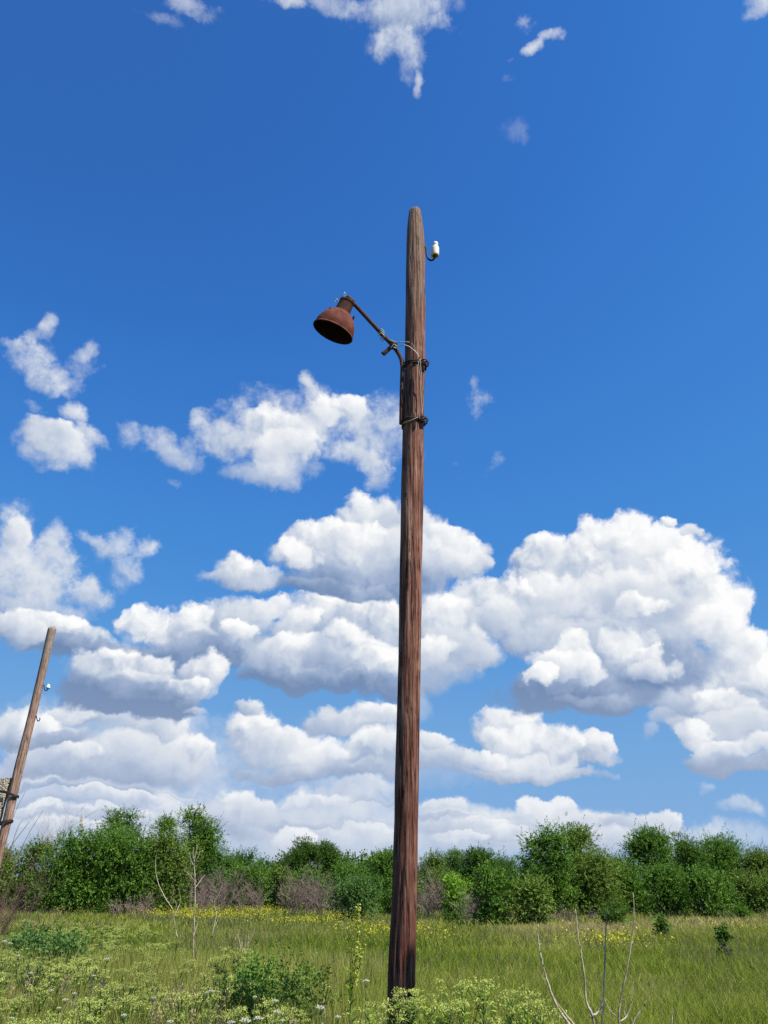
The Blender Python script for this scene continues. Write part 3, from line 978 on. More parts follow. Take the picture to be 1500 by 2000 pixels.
# ------------------------------------------------------------------ leaves
def unit(v):
    return v / np.maximum(np.linalg.norm(v, axis=-1, keepdims=True), 1e-9)


def leaf_quads(base, direc, length, width, rs, droop=0.0):
    """pointed leaf blades: base point, tip direction, sizes; returns verts (N*4,3) and faces"""
    n = len(base)
    side = unit(np.cross(direc, rs.normal(size=(n, 3)) * 0.7 + np.array([0, 0, 1.0])))
    L = np.asarray(length)[:, None]
    Wd = np.asarray(width)[:, None]
    mid = base + direc * L * 0.5
    nrm = np.cross(side, direc)
    v = np.empty((n, 4, 3), np.float32)
    v[:, 0] = base
    v[:, 1] = mid + side * Wd * 0.5 + nrm * Wd * 0.15
    v[:, 2] = base + direc * L - np.array([0, 0, 1.0]) * L * droop
    v[:, 3] = mid - side * Wd * 0.5 + nrm * Wd * 0.15
    f = np.arange(n * 4, dtype=np.int32).reshape(n, 4)
    return v.reshape(-1, 3), f


def crown(rs, w, d, zb, zt, nspray, lsize, nlobe, droop=0.15, spread=1.0, upright=0.35, ragged=0.17, shape='round', core=1.9):
    """leaf sprays over many uneven lobes inside the crown's outline; returns verts, faces, tone, lobe centres"""
    h = zt - zb
    lob, rad, ton = [], [], []
    tries = 0
    while len(lob) < nlobe and tries < nlobe * 60:
        tries += 1
        u = rs.rand()
        z = zb + h * ((0.02 if shape == 'hedge' else 0.10) + 0.90 * u)
        if shape == 'round':
            env = math.sqrt(max(0.06, 1 - ((u - 0.42) / 0.62) ** 2))
        elif shape == 'hedge':
            env = 1.0 if u < 0.62 else math.sqrt(max(0.05, 1 - ((u - 0.62) / 0.42) ** 2))
        elif shape == 'open':
            env = 0.35 + 0.75 * math.sqrt(max(0.0, 1 - ((u - 0.68) / 0.40) ** 2)) if u > 0.3 else 0.25
        else:
            env = max(0.10, 1 - u) ** 0.8
        r = min(w, d * 1.2, h * 1.2) * rs.uniform(0.15, 0.29)
        a = rs.uniform(0, 2 * math.pi)
        q = math.sqrt(rs.uniform(0.12, 1.0)) * env
        x = math.cos(a) * q * max(0.02, w / 2 - r * 0.75)
        y = math.sin(a) * q * max(0.02, d / 2 - r * 0.75)
        z = min(z, zt - r * 0.75)
        lob.append((x, y, max(z, zb + r * 0.3)))
        rad.append(r)
        ton.append(rs.uniform(-0.16, 0.16))
    lob = np.array(lob); rad = np.array(rad); ton = np.array(ton)
    pick = rs.choice(len(lob), nspray, p=rad ** 2 / (rad ** 2).sum())
    nd = unit(rs.normal(size=(nspray, 3)) + np.array([0, 0, 0.25]))
    rr = rad[pick] * (rs.uniform(0.45, 1.0, nspray) ** 0.5 + rs.exponential(ragged, nspray))
    inner = rs.rand(nspray) < 0.22                       # big leaves deep inside close the crown
    rr = np.where(inner, rad[pick] * rs.uniform(0.0, 0.55, nspray), rr)
    c = lob[pick] + nd * rr[:, None] * np.array([1, 1, 0.88])
    K = 6
    ax = unit(nd + rs.normal(size=(nspray, 3)) * 0.55 * spread + np.array([0, 0, upright]))
    sl = lsize * rs.uniform(1.6, 3.2, nspray)
    tt = np.linspace(0.05, 1.0, K)
    base = c[:, None, :] + ax[:, None, :] * (sl[:, None] * tt[None, :])[:, :, None]
    perp = unit(np.cross(ax, rs.normal(size=(nspray, 3))))
    sgn = np.where(np.arange(K) % 2 == 0, 1.0, -1.0)
    ld = ax[:, None, :] * 0.75 + perp[:, None, :] * sgn[None, :, None] * 0.8 + rs.normal(size=(nspray, K, 3)) * 0.3
    ld[:, -1] = ax
    ld = unit(ld)
    n = nspray * K
    L = lsize * rs.uniform(0.65, 1.35, n) * np.repeat(np.where(inner, core, 1.0), K)
    v, f = leaf_quads(base.reshape(-1, 3), ld.reshape(-1, 3), L, L * rs.uniform(0.38, 0.60, n), rs, droop)
    keep = v.reshape(-1, 4, 3)[:, :, 2].min(1) > 0.02
    tone = 0.45 + np.repeat(ton[pick] + rs.normal(size=nspray) * 0.07, K) + rs.normal(size=n) * 0.06
    tone = np.repeat(np.clip(tone, 0, 1)[keep], 4)
    v = v.reshape(-1, 4, 3)[keep].reshape(-1, 3)
    f = np.arange(len(v), dtype=np.int32).reshape(-1, 4)
    return v, f, tone, lob


def limbs(rs, lob, h, tr, stems, zb):
    """tapered trunk(s) with limbs that curve up into the lobes"""
    b = Build()
    py = random.Random(int(rs.randint(1 << 30)))
    feet = []
    for s_ in range(stems):
        fx, fy = (0, 0) if stems == 1 else (py.uniform(-.35, .35), py.uniform(-.3, .3))
        hz = zb + (h - zb) * (0.35 if stems == 1 else 0.25)
        topx, topy = fx * 2 + py.uniform(-.15, .15), fy * 2 + py.uniform(-.15, .15)
        pts = smooth_path([(fx, fy, -0.1), (fx * 1.1 + py.uniform(-.05, .05), fy * 1.1, hz * 0.4), (topx, topy, hz)], 4)
        b.tube(pts, [tr * (1.25 if i == 0 else 1 - 0.45 * i / len(pts)) for i in range(len(pts))], 7)
        feet.append(Vector((topx, topy, hz)))
    for i in range(min(len(lob), 22)):
        f = feet[i % len(feet)]
        e = Vector(lob[i])
        s0 = f - Vector((0, 0, py.uniform(0, 0.25) * f.z))
        m1 = s0.lerp(e, 0.5) + Vector((py.uniform(-.1, .1), py.uniform(-.1, .1), -0.06 * (e - s0).length))
        pts = smooth_path([s0, m1, e], 4)
        b.tube(pts, [tr * 0.5 * (1 - 0.8 * j / len(pts)) for j in range(len(pts))], 5)
    return b


def plant_woody(name, label, cat, x0, x1, ytop, Y, matname, seed, zb=0.15, lsize=0.10, dens=1.0, nlobe=22, shape='round', stems=1, group=None, depth=0.8, bark='bark', **kw):
    """a tree or shrub that stands Y metres away and spans the given columns up to the given row"""
    rs = np.random.RandomState(seed)
    tx = at((x0 + x1) / 2, ytop, Y)
    wth = (at(x1, ytop, Y) - at(x0, ytop, Y)).length
    gz = float(ground_z(np.array(tx.x), np.array(Y)))
    h = tx.z - gz
    d = max(1.0, wth * depth) if shape != 'cone' else wth
    d = min(d, 4.5)
    zb_ = h * zb
    area = wth * (h - zb_)
    ns = int(area * 150 * dens / (lsize / 0.12) ** 2)
    ns = max(60, min(ns, 9500))
    v, f, tone, lob = crown(rs, wth, d, zb_, h, ns, lsize, nlobe, shape=shape, **kw)
    o = thing(name, label, cat, (tx.x, Y, gz), group)
    part1, part2 = ('crown', 'trunk') if 'tree' in name or name == 'willow' else ('foliage', 'stem')
    link(part1, mesh_np(part1, v, f, tone), M[matname], o, local=True)
    tr = max(0.025, 0.018 * h + 0.012 * wth) * (1.0 if stems == 1 else 0.6)
    link(part2, limbs(rs, lob, h, tr, stems, zb_).mesh(part2), M[bark], o, True, local=True)
    return o


T, S = 'tree', 'shrub'
WOODS = [
    # name, label, category, x0, x1, ytop, Y, leaf, options
    ('bushy_tree', 'broad dark green bushy tree with feathery leaves, nearest in the left thicket', T, 84, 222, 1622, 50, 'leaf_mid', dict(zb=.02, nlobe=34, shape='hedge', upright=.7, lsize=.12, dens=1.15)),
    ('bushy_tree', 'bright feathery bushy tree in the middle of the left thicket, before the thin-topped tree', T, 170, 318, 1610, 51, 'leaf_mid', dict(zb=.02, nlobe=34, shape='hedge', upright=.7, lsize=.12, dens=1.15)),
    ('bushy_tree', 'green bushy tree at the right end of the left thicket, behind the dead white sapling', T, 262, 392, 1622, 52, 'leaf_olive', dict(zb=.02, nlobe=30, shape='hedge', upright=.6, lsize=.115, dens=1.1)),
    ('shrub', 'low green shrub behind the reddish bare bush at the left edge', S, 22, 120, 1632, 53, 'leaf_olive', dict(zb=.0, nlobe=24, shape='hedge', upright=.6, stems=3)),
    ('shrub', 'dull olive shrub filling the left edge below the leaning pole', S, -60, 52, 1645, 55, 'leaf_olive', dict(zb=.0, nlobe=24, shape='hedge', stems=3)),
    ('tree', 'slender tree with thin see-through top above the left thicket', T, 208, 296, 1574, 58, 'leaf_blue', dict(zb=.35, nlobe=15, shape='open', dens=.62, ragged=.22)),
    ('tree', 'round-topped green tree just left of the tallest crown of the left thicket', T, 282, 352, 1578, 59, 'leaf_mid', dict(zb=.3, nlobe=16, shape='round', dens=.95)),
    ('tree', 'tall tree with a wide tufted crown at the right end of the left thicket', T, 338, 436, 1575, 57, 'leaf_mid', dict(zb=.42, nlobe=15, shape='round', dens=1.0, ragged=.16)),
    ('tree', 'wispy thin tree hanging below the wide tufted crown', T, 372, 452, 1635, 58, 'leaf_blue', dict(zb=.1, nlobe=15, shape='round', dens=.6, ragged=.25)),
    ('shrub', 'rounded mid green shrub between the left thicket and the brown dead bush', S, 400, 480, 1668, 60, 'leaf_mid', dict(zb=0., nlobe=20, shape='hedge', stems=3)),
    ('bushy_tree', 'low dome-topped tree left of the dark square-crowned tree', T, 440, 515, 1655, 66, 'leaf_dark', dict(zb=.05, nlobe=22, shape='round')),
    ('shrub', 'upright green shrub between two brown dead bushes', S, 446, 530, 1680, 55, 'leaf_mid', dict(zb=0., nlobe=24, shape='hedge', stems=3)),
    ('shrub', 'green shrub that rises left of the dark square-crowned tree', S, 510, 580, 1672, 58, 'leaf_olive', dict(zb=0., nlobe=22, shape='hedge', stems=3)),
    ('tree', 'dark dense tree with a flat square crown standing above the middle hedge', T, 556, 640, 1630, 68, 'leaf_dark', dict(zb=.2, nlobe=20, shape='hedge', dens=1.3, ragged=.06)),
    ('tree', 'dark dense tree grown together with the square crown on its right side', T, 610, 692, 1631, 69, 'leaf_dark', dict(zb=.2, nlobe=20, shape='hedge', dens=1.3, ragged=.06)),
    ('shrub', 'green shrub in front of the dark square-crowned tree', S, 560, 650, 1690, 56, 'leaf_mid', dict(zb=0., nlobe=26, shape='hedge', stems=3)),
    ('shrub', 'green shrub right of the dark square-crowned tree', S, 630, 720, 1680, 57, 'leaf_mid', dict(zb=0., nlobe=26, shape='hedge', stems=3)),
    ('shrub', 'leafy grey-green shrub close to the field behind the yellow flower spike', S, 645, 745, 1712, 42, 'leaf_blue', dict(zb=.0, nlobe=26, shape='hedge', stems=4, upright=.7)),
    ('bushy_tree', 'small green tree just left of the tall pole', T, 712, 800, 1660, 60, 'leaf_mid', dict(zb=.05, nlobe=20, shape='round', dens=1.2)),
    ('shrub', 'dark green shrub half hidden by the foot of the tall pole', S, 728, 836, 1705, 48, 'leaf_mid', dict(zb=0., nlobe=26, shape='hedge', stems=3)),
    ('bushy_tree', 'loose green tree just right of the tall pole', T, 806, 880, 1664, 62, 'leaf_olive', dict(zb=.05, nlobe=20, shape='round', dens=1.0)),
    ('tree', 'knobbly blue-green tree far behind, between the pole and the large tree', T, 852, 912, 1657, 76, 'leaf_blue', dict(zb=.2, nlobe=12, shape='round', dens=1.1)),
    ('bushy_tree', 'dark round tree left of the large tree', T, 896, 972, 1655, 58, 'leaf_dark', dict(zb=.05, nlobe=20, shape='round', dens=1.25)),
    ('tree', 'far low tree in the gap between the dark round tree and the large tree', T, 940, 1030, 1662, 80, 'leaf_dark', dict(zb=.1, nlobe=16, shape='round')),
    ('young_tree', 'young light green tree in front of the hedge right of the pole', T, 862, 928, 1704, 42, 'leaf_light', dict(zb=.12, nlobe=14, shape='round', dens=.8)),
    ('shrub', 'small dark shrub at the foot of the young light green tree', S, 860, 908, 1778, 39, 'leaf_dark', dict(zb=.0, nlobe=9, shape='round', stems=2)),
    ('shrub', 'thick hedge shrub behind the young light green tree', S, 820, 905, 1690, 56, 'leaf_olive', dict(zb=.0, nlobe=22, shape='hedge', stems=3)),
    ('shrub', 'tall leafy green shrub at the near corner of the hedge, left of the large tree', S, 918, 1000, 1690, 36, 'leaf_mid', dict(zb=.0, nlobe=24, shape='hedge', stems=3, ragged=.2, upright=.5)),
    ('shrub', 'ragged olive shrub in front of the large tree', S, 985, 1084, 1712, 36, 'leaf_olive', dict(zb=.0, nlobe=24, shape='hedge', stems=3, ragged=.2)),
    ('tree', 'large broad green tree, highest of the right-hand woods', T, 996, 1120, 1610, 47, 'leaf_mid', dict(zb=.08, nlobe=34, shape='round', dens=1.05, lsize=.11)),
    ('tree', 'green tree with a thin feathery top joined to the right side of the large tree', T, 1066, 1172, 1611, 50, 'leaf_olive', dict(zb=.08, nlobe=26, shape='round', dens=.75, ragged=.22)),
    ('tree', 'domed olive-green tree left of the flat-topped row on the right', T, 1206, 1318, 1615, 56, 'leaf_mid', dict(zb=.06, nlobe=30, shape='round', dens=1.2)),
    ('tree', 'middle tree of the flat-topped row on the right', T, 1272, 1384, 1627, 60, 'leaf_dark', dict(zb=.06, nlobe=24, shape='hedge')),
    ('tree', 'right end tree of the flat-topped row, sloping down', T, 1340, 1460, 1631, 61, 'leaf_mid', dict(zb=.06, nlobe=24, shape='round')),
    ('tree', 'lower olive tree at the right edge beyond the sloping tree', T, 1436, 1530, 1657, 60, 'leaf_olive', dict(zb=.06, nlobe=22, shape='round')),
    ('shrub', 'wide soft green shrub between the large tree and the domed tree', S, 1090, 1215, 1656, 48, 'leaf_olive', dict(zb=.0, nlobe=28, shape='hedge', stems=3)),
    ('shrub', 'second wide green shrub between the large tree and the domed tree, lower and further right', S, 1160, 1275, 1668, 50, 'leaf_mid', dict(zb=.0, nlobe=28, shape='hedge', stems=3)),
    ('shrub', 'rounded green shrub below the domed tree', S, 1240, 1345, 1688, 46, 'leaf_mid', dict(zb=.0, nlobe=28, shape='round', stems=3)),
    ('shrub', 'bright green rounded shrub below the sloping tree, with a dark gap under it', S, 1322, 1436, 1692, 44, 'leaf_mid', dict(zb=.05, nlobe=28, shape='round', stems=3)),
    ('shrub', 'green shrub at the right edge of the field', S, 1418, 1530, 1698, 46, 'leaf_olive', dict(zb=.0, nlobe=28, shape='hedge', stems=3)),
    ('shrub', 'small bush at the woods edge below the right-hand trees', S, 1424, 1474, 1768, 42, 'leaf_mid', dict(zb=.0, nlobe=9, shape='round', stems=2)),
    ('shrub', 'small dark bush in the dry grass behind the bare pale stems', S, 1166, 1224, 1773, 33, 'leaf_dark', dict(zb=.0, nlobe=9, shape='round', stems=2, ragged=.3)),
    ('shrub', 'thin small upright bush in the dry grass right of the bare pale stems', S, 1288, 1299, 1799, 25, 'leaf_dark', dict(zb=.0, nlobe=5, shape='cone', stems=1)),
    ('juniper', 'small dark conical bush standing alone in the meadow on the right', S, 1401, 1417, 1820, 20, 'leaf_dark', dict(zb=.0, nlobe=8, shape='cone', stems=1, upright=1.0, lsize=.06, dens=1.6)),
]
for i, (nm, lb, ct_, x0, x1, yt, Y, lf, op) in enumerate(WOODS):
    plant_woody(nm, lb, ct_, x0, x1, yt + (9 if Y > 35 else 0), Y, lf, 100 + i, **op)

# far mass of trees behind the hedge line, one body of green
rs = np.random.RandomState(5)
vv, ff, tt_ = [], [], []
nb = 0
for j in range(120):
    x = rs.uniform(-85, 85)
    Y = rs.uniform(78, 100)
    hgt = rs.uniform(3.4, 4.9)
    v, f, tone, _ = crown(rs, rs.uniform(4, 7), 3.0, 0.0, hgt, 420, 0.26, 12, shape='hedge')
    vv.append(v + np.array([x, Y, 0])); ff.append(f + nb); tt_.append(tone)
    nb += len(v)
wd = link('far_woods', mesh_np('far_woods', np.vstack(vv), np.vstack(ff), np.concatenate(tt_)), M['leaf_dark'])
tag(wd, 'low far mass of dark green trees behind the hedge line', 'woods', kind='stuff')


# ------------------------------------------------------------------ bare twiggy bushes
def twig_bush(b, rnd, base, h, w, nstem, r0, levels=3, lean=0.5, n=3, kids=4):
    def grow(p, d, L, r, lv):
        steps = 3
        pts = [p]
        q, dd = Vector(p), Vector(d)
        for s_ in range(steps):
            dd = (dd + Vector((rnd.gauss(0, .16), rnd.gauss(0, .16), rnd.gauss(0.03, .10)))).normalized()
            q = q + dd * (L / steps)
            pts.append(Vector(q))
        b.tube(pts, [r * (1 - 0.25 * i) for i in range(steps + 1)], n, False, rnd.random())
        if lv > 0:
            for _ in range(kids):
                i = rnd.randint(1, steps)
                nd = (dd + Vector((rnd.gauss(0, .5), rnd.gauss(0, .5), rnd.gauss(.1, .3)))).normalized()
                grow(pts[i], nd, L * rnd.uniform(.4, .7), r * .55, lv - 1)
    for _ in range(nstem):
        a = rnd.uniform(0, 2 * math.pi)
        s_ = rnd.uniform(0, lean)
        d = Vector((math.cos(a) * s_, math.sin(a) * s_, 1)).normalized()
        p = Vector(base) + Vector((rnd.uniform(-.5, .5) * w, rnd.uniform(-.35, .35) * w, 0))
        grow(p, d, h * rnd.uniform(.45, .75), r0, levels)


BARE = [
    ('dead brown bush left of the upright green shrub, behind the bare white sapling', 388, 456, 1686, 49, 'twig_brown', 16, .5),
    ('grey-brown dead bush below the dark square-crowned tree', 556, 614, 1698, 49.5, 'twig_brown', 15, .35),
    ('grey-brown dead bush beside the leafy grey-green shrub, left of the flower spike', 606, 664, 1706, 48.5, 'twig_brown', 14, .35),
    ('pinkish dead bush leaning just right of the tall pole', 818, 874, 1704, 43, 'twig_brown', 15, .45),
    ('dead brown bush between the young light green tree and the near corner shrub', 892, 938, 1736, 40, 'twig_brown', 10, .4),
    ('low dry brown bush at the foot of the large tree, behind the bare pale stems', 1072, 1120, 1768, 38, 'twig_brown', 10, .5),
    ('low dry brown bush right of the small dark bush in the dry grass', 1128, 1176, 1776, 40, 'twig_brown', 10, .5),
    ('thin grey-brown dead bush between the two upright green shrubs left of the dark square crown', 468, 522, 1712, 50, 'twig_brown', 11, .35),
    ('low brown dead brush under the bright feathery tree of the left thicket', 226, 300, 1738, 46, 'twig_brown', 10, .6),
    ('leafless grey bush whose twigs stick up above the left thicket', 92, 152, 1596, 54, 'twig_brown', 12, .3),
]
for i, (lb, x0, x1, yt, Y, mt, ns_, ln) in enumerate(BARE):
    rnd = random.Random(50 + i)
    tp = at((x0 + x1) / 2, yt, Y)
    wth = (at(x1, yt, Y) - at(x0, yt, Y)).length
    b = Build()
    twig_bush(b, rnd, (0, 0, -0.05), tp.z * 0.84, wth, int(ns_ * 1.7), 0.021, 3, ln, 3, 4)
    o = link('bare_bush', b.mesh('bare_bush'), M[mt])
    o.location = (tp.x, Y, 0)
    tag(o, lb, 'bush')
# reddish bare bush at the left edge, nearer than the thicket
rnd = random.Random(77)
b = Build()
for (sx, yt, hs) in ((-30, 1690, 1.0), (10, 1680, 1.0), (40, 1705, .8)):
    bp = at(sx, yt, 24)
    twig_bush(b, rnd, (bp.x, 24, -0.05), 1.9 * hs, 0.9, 9, 0.010, 3, 0.85, 3, 4)
for pts in ([(-5, 1800), (20, 1720), (50, 1640), (84, 1583)], [(-20, 1790), (10, 1650), (28, 1590), (50, 1545)], [(0, 1800), (40, 1760), (70, 1725), (95, 1700)], [(-10, 1740), (20, 1660), (34, 1618), (45, 1600)],
            [(0, 1810), (30, 1780), (60, 1760), (96, 1742)], [(5, 1680), (22, 1652), (52, 1612), (58, 1604)]):
    b.tube(smooth_path([at(x, y, 24) for x, y in pts], 4), [0.012 - 0.008 * i / 13 for i in range(13)], 4, False)
tag(link('bare_bush', b.mesh('bare_bush'), M['twig_red']), 'bare reddish twiggy bush at the left edge below the leaning pole', 'bush')

# dead white saplings and pale stems, traced as branching stems at their own distance
def stems(name, label, cat, Y, lines, r, m, group=None):
    """lines: lists of (column, row, depth offset) from the foot up; thickness r tapers"""
    b = Build()
    for ln in lines:
        rr = r * ln[0]
        rn_ = random.Random(int(ln[1][0][0] * 7 + ln[1][-1][1]))
        pts = smooth_path([at(x, y, Y + dy) for x, y, dy in ln[1]], 5)
        nn = len(pts)
        jit = r * 0.16
        pts = [p + Vector((rn_.gauss(0, jit), rn_.gauss(0, jit), rn_.gauss(0, jit))) if 0 < i < nn - 1 else p for i, p in enumerate(pts)]
        b.tube(pts, [rr * (1 - 0.72 * i / (nn - 1)) * rn_.uniform(0.85, 1.3 if i % 4 == 0 else 1.05) for i in range(nn)], 7, True)
        for i in range(3, nn - 1, 2):       # snapped side twigs and buds
            if i < nn * 0.8 and rn_.random() < 0.45:
                d_ = (pts[i + 1] - pts[i - 1]).normalized()
                sd2 = d_.orthogonal().normalized()
                sd2.rotate(Matrix.Rotation(rn_.uniform(0, 6.28), 3, d_))
                q = pts[i] + (sd2 * 0.8 + d_ * 0.6) * rn_.uniform(2, 5) * rr
                b.tube([pts[i], pts[i].lerp(q, .5) + d_ * rr * .4, q], [rr * .4, rr * .3, rr * .15], 4)
    o = link(name, b.mesh(name), m, None, True)
    return tag(o, label, cat, group)


stems('dead_sapling', 'tall dead white sapling with a forked top in the left meadow', 'sapling', 19, [
    (1.0, [(377, 1880, 0), (378, 1830, 0), (380, 1780, 0), (381, 1740, 0), (380, 1705, 0), (379, 1685, 0), (382, 1668, 0), (385, 1650, 0)]),
    (.55, [(379, 1692, 0), (373, 1680, 0.1), (370, 1665, 0.1)]), (.5, [(380, 1685, 0), (377, 1672, -.1), (378, 1655, -.1)]),
    (.5, [(381, 1735, 0), (390, 1722, .1), (400, 1709, .2)]), (.4, [(380, 1720, 0), (368, 1706, 0), (356, 1698, .1)]), (.35, [(383, 1680, 0), (388, 1672, 0), (391, 1660, .1)]), (.35, [(379, 1830, 0), (386, 1800, .1), (392, 1775, .1)])], 0.018, M['pale_bark'])
stems('dead_sapling', 'thin dead sapling forked in a wide V left of the tall white sapling', 'sapling', 21, [
    (1.0, [(346, 1830, 0), (343, 1815, 0), (340, 1795, 0), (337, 1775, 0)]),
    (.8, [(337, 1776, 0), (328, 1762, 0), (318, 1745, .1), (309, 1725, .1), (304, 1700, .1), (304, 1680, .1), (306, 1667, .1)]),
    (.55, [(340, 1790, 0), (350, 1768, .1), (353, 1755, .1), (349, 1735, .1)]), (.4, [(330, 1765, 0), (336, 1750, 0), (340, 1735, 0), (334, 1728, 0)]), (.35, [(345, 1770, 0), (342, 1760, 0), (330, 1752, 0)])], 0.016, M['pale_bark'])
stems('dead_sapling', 'short curved dead stem between the white sapling and the brown bush', 'sapling', 21, [
    (1.0, [(414, 1830, 0), (417, 1812, 0), (421, 1795, 0), (422, 1780, 0), (418, 1768, 0), (420, 1758, 0), (428, 1745, 0), (433, 1730, 0)]),
    (.5, [(418, 1766, 0), (412, 1755, .1), (414, 1744, .1)]), (.5, [(417, 1812, 0), (424, 1800, .1), (429, 1785, .1)])], 0.015, M['pale_bark'])
stems('dead_sapling', 'small pale dead twig cluster in the meadow left of the flower spike', 'sapling', 16, [
    (1.0, [(478, 1875, 0), (478, 1855, 0), (479, 1840, 0), (482, 1828, 0)]), (.9, [(477, 1870, 0), (470, 1850, 0), (466, 1830, 0), (464, 1815, 0)]), (.9, [(479, 1860, 0), (488, 1840, 0), (495, 1822, 0), (498, 1810, 0)]),
    (.6, [(474, 1858, 0), (472, 1838, .1), (476, 1824, .1)]), (.6, [(484, 1846, 0), (486, 1830, .1), (484, 1815, .1)])], 0.010, M['pale_bark'])
stems('dry_stalk', 'long pale bare stem arching up alone, leftmost of the bare stems on the right', 'stem', 6.6, [
    (1.0, [(1122, 2020, 0), (1108, 1995, 0), (1090, 1970, 0), (1075, 1935, 0), (1063, 1895, 0), (1055, 1860, 0), (1051, 1830, 0), (1051, 1805, 0)]),
    (.7, [(1128, 2010, 0.02), (1110, 1988, .03), (1094, 1966, .03), (1083, 1950, .02)])], 0.0105, M['pale_bark'])
stems('dry_stalk', 'pale bare stems forking from one dark knot, second from the left of the bare stems', 'stem', 6.8, [
    (1.25, [(1160, 2040, 0), (1160, 2005, 0), (1158, 1984, 0)]),
    (.95, [(1158, 1986, 0), (1150, 1968, 0), (1145, 1955, 0), (1142, 1915, 0), (1135, 1862, 0), (1128, 1820, 0), (1124, 1775, 0)]),
    (.95, [(1158, 1984, 0), (1170, 1975, 0.02), (1178, 1955, .02), (1180, 1910, .02), (1182, 1850, .02), (1184, 1805, .02), (1184, 1778, .02)]),
    (.9, [(1174, 2030, .03), (1177, 1985, .03), (1179, 1950, .02)])], 0.0105, M['pale_bark'])
stems('dry_stalk', 'tallest thin bare stem with short upturned side shoots, right of the forked stems', 'stem', 7.2, [
    (1.0, [(1212, 2040, 0), (1209, 2000, 0), (1209, 1975, 0), (1215, 1940, 0), (1224, 1895, 0), (1232, 1850, 0), (1237, 1805, 0), (1238, 1770, 0), (1236, 1744, 0)]),
    (.7, [(1210, 1995, 0), (1224, 1985, .05), (1231, 1965, .05), (1236, 1930, .05), (1237, 1918, .05)]), (.6, [(1204, 1986, 0), (1192, 1974, 0), (1184, 1960, 0), (1178, 1945, 0)]),
    (.5, [(1220, 1986, .03), (1219, 1970, .03), (1222, 1955, .03)])], 0.0088, M['pale_bark'])
stems('dry_stalk', 'slanting pale stem leaning right at the bottom edge, beyond the tallest bare stem', 'stem', 7.0, [
    (1.0, [(1222, 2040, 0), (1236, 2000, 0), (1248, 1978, 0), (1258, 1964, 0)]), (.5, [(1258, 1964, 0), (1266, 1946, 0), (1276, 1922, 0), (1283, 1904, 0)])], 0.0095, M['pale_bark'])
stems('dry_stalk', 'short pale stem tip standing alone at the bottom edge, rightmost of the bare stems', 'stem', 7.0, [
    (1.0, [(1312, 2040, 0), (1312, 2005, 0), (1313, 1985, 0), (1314, 1970, 0)])], 0.0085, M['pale_bark'])

# lattice mast far behind
bM = Build()
mb = at(158, 1750, 700); mt_ = at(160, 1592, 700)
for sx, sy in ((-1, -1), (1, -1), (1, 1), (-1, 1)):
    bM.tube([(mb.x + sx * 2.2, 700 + sy * 2.2, 0), (mt_.x + sx * 0.9, 700 + sy * .9, mt_.z)], 0.32, 5)
for i in range(16):
    z0, z1 = mt_.z * i / 16, mt_.z * (i + 1) / 16
    w0, w1 = 2.2 - 1.3 * i / 16, 2.2 - 1.3 * (i + 1) / 16
    for k in range(4):
        c0 = [(-1, -1), (1, -1), (1, 1), (-1, 1)][k]
        c1 = [(-1, -1), (1, -1), (1, 1), (-1, 1)][(k + 1) % 4]
        xx0 = mb.x + (mt_.x - mb.x) * i / 16
        bM.tube([(xx0 + c0[0] * w0, 700 + c0[1] * w0, z0), (xx0 + c1[0] * w1, 700 + c1[1] * w1, z1)], 0.2, 4, False)
bM.tube([(mt_.x, 700, mt_.z - 1), (mt_.x, 700, mt_.z + 5)], 0.3, 5)
tag(link('lattice_mast', bM.mesh('lattice_mast'), M['mast']), 'pale lattice mast far away above the left thicket', 'mast')
# ------------------------------------------------------------------ meadow grass
TAN = math.tan(R(27.5)) * 1.18


def scatter(rs, n, y0, y1, pad=1.5):
    """points over the wedge of field between two distances, even per square metre"""
    Y = np.sqrt(rs.uniform(y0 ** 2, y1 ** 2, n))
    X = rs.uniform(-1, 1, n) * (Y * TAN * 0.98 + pad)
    return X, Y


MN = vnoise(23)


def mn(x, y, s, z=0.0):
    return MN(np.stack([x * s + 40, y * s + 40, np.zeros_like(x) + 7.7 + z], -1))


def blades(rs, X, Y, h, wd, bend, tone):
    n = len(X)
    gz = ground_z(X, Y)
    a = rs.uniform(0, 2 * math.pi, n)
    lean = np.stack([np.cos(a), np.sin(a), np.zeros(n)], -1) * (bend * rs.uniform(0.1, 1.0, n))[:, None] * h[:, None]
    fa = rs.uniform(0, math.pi, n)
    sd_ = np.stack([np.cos(fa), np.sin(fa) * 0.6, np.zeros(n)], -1) * (wd * 0.5)[:, None]
    b = np.stack([X, Y, gz - 0.02], -1)
    up = np.array([0, 0, 1.0])
    m = b + up * (h * 0.55)[:, None] + lean * 0.30
    tp = b + up * h[:, None] + lean
    v = np.empty((n, 6, 3), np.float32)
    v[:, 0] = b - sd_; v[:, 1] = b + sd_
    v[:, 2] = m + sd_ * 0.85; v[:, 3] = m - sd_ * 0.85
    v[:, 4] = tp + sd_ * 0.12; v[:, 5] = tp - sd_ * 0.12
    k = np.arange(n, dtype=np.int32)[:, None] * 6
    f = np.concatenate([k + np.array([[0, 1, 2, 3]]), k + np.array([[3, 2, 4, 5]])], 1).reshape(-1, 4)
    return v.reshape(-1, 3), f, np.repeat(np.clip(tone, 0, 1), 6)


def join(parts):
    vs, fs, ts, nb = [], [], [], 0
    for v, f, t in parts:
        vs.append(v); fs.append(f + nb); ts.append(t)
        nb += len(v)
    return np.vstack(vs), np.vstack(fs), np.concatenate(ts)


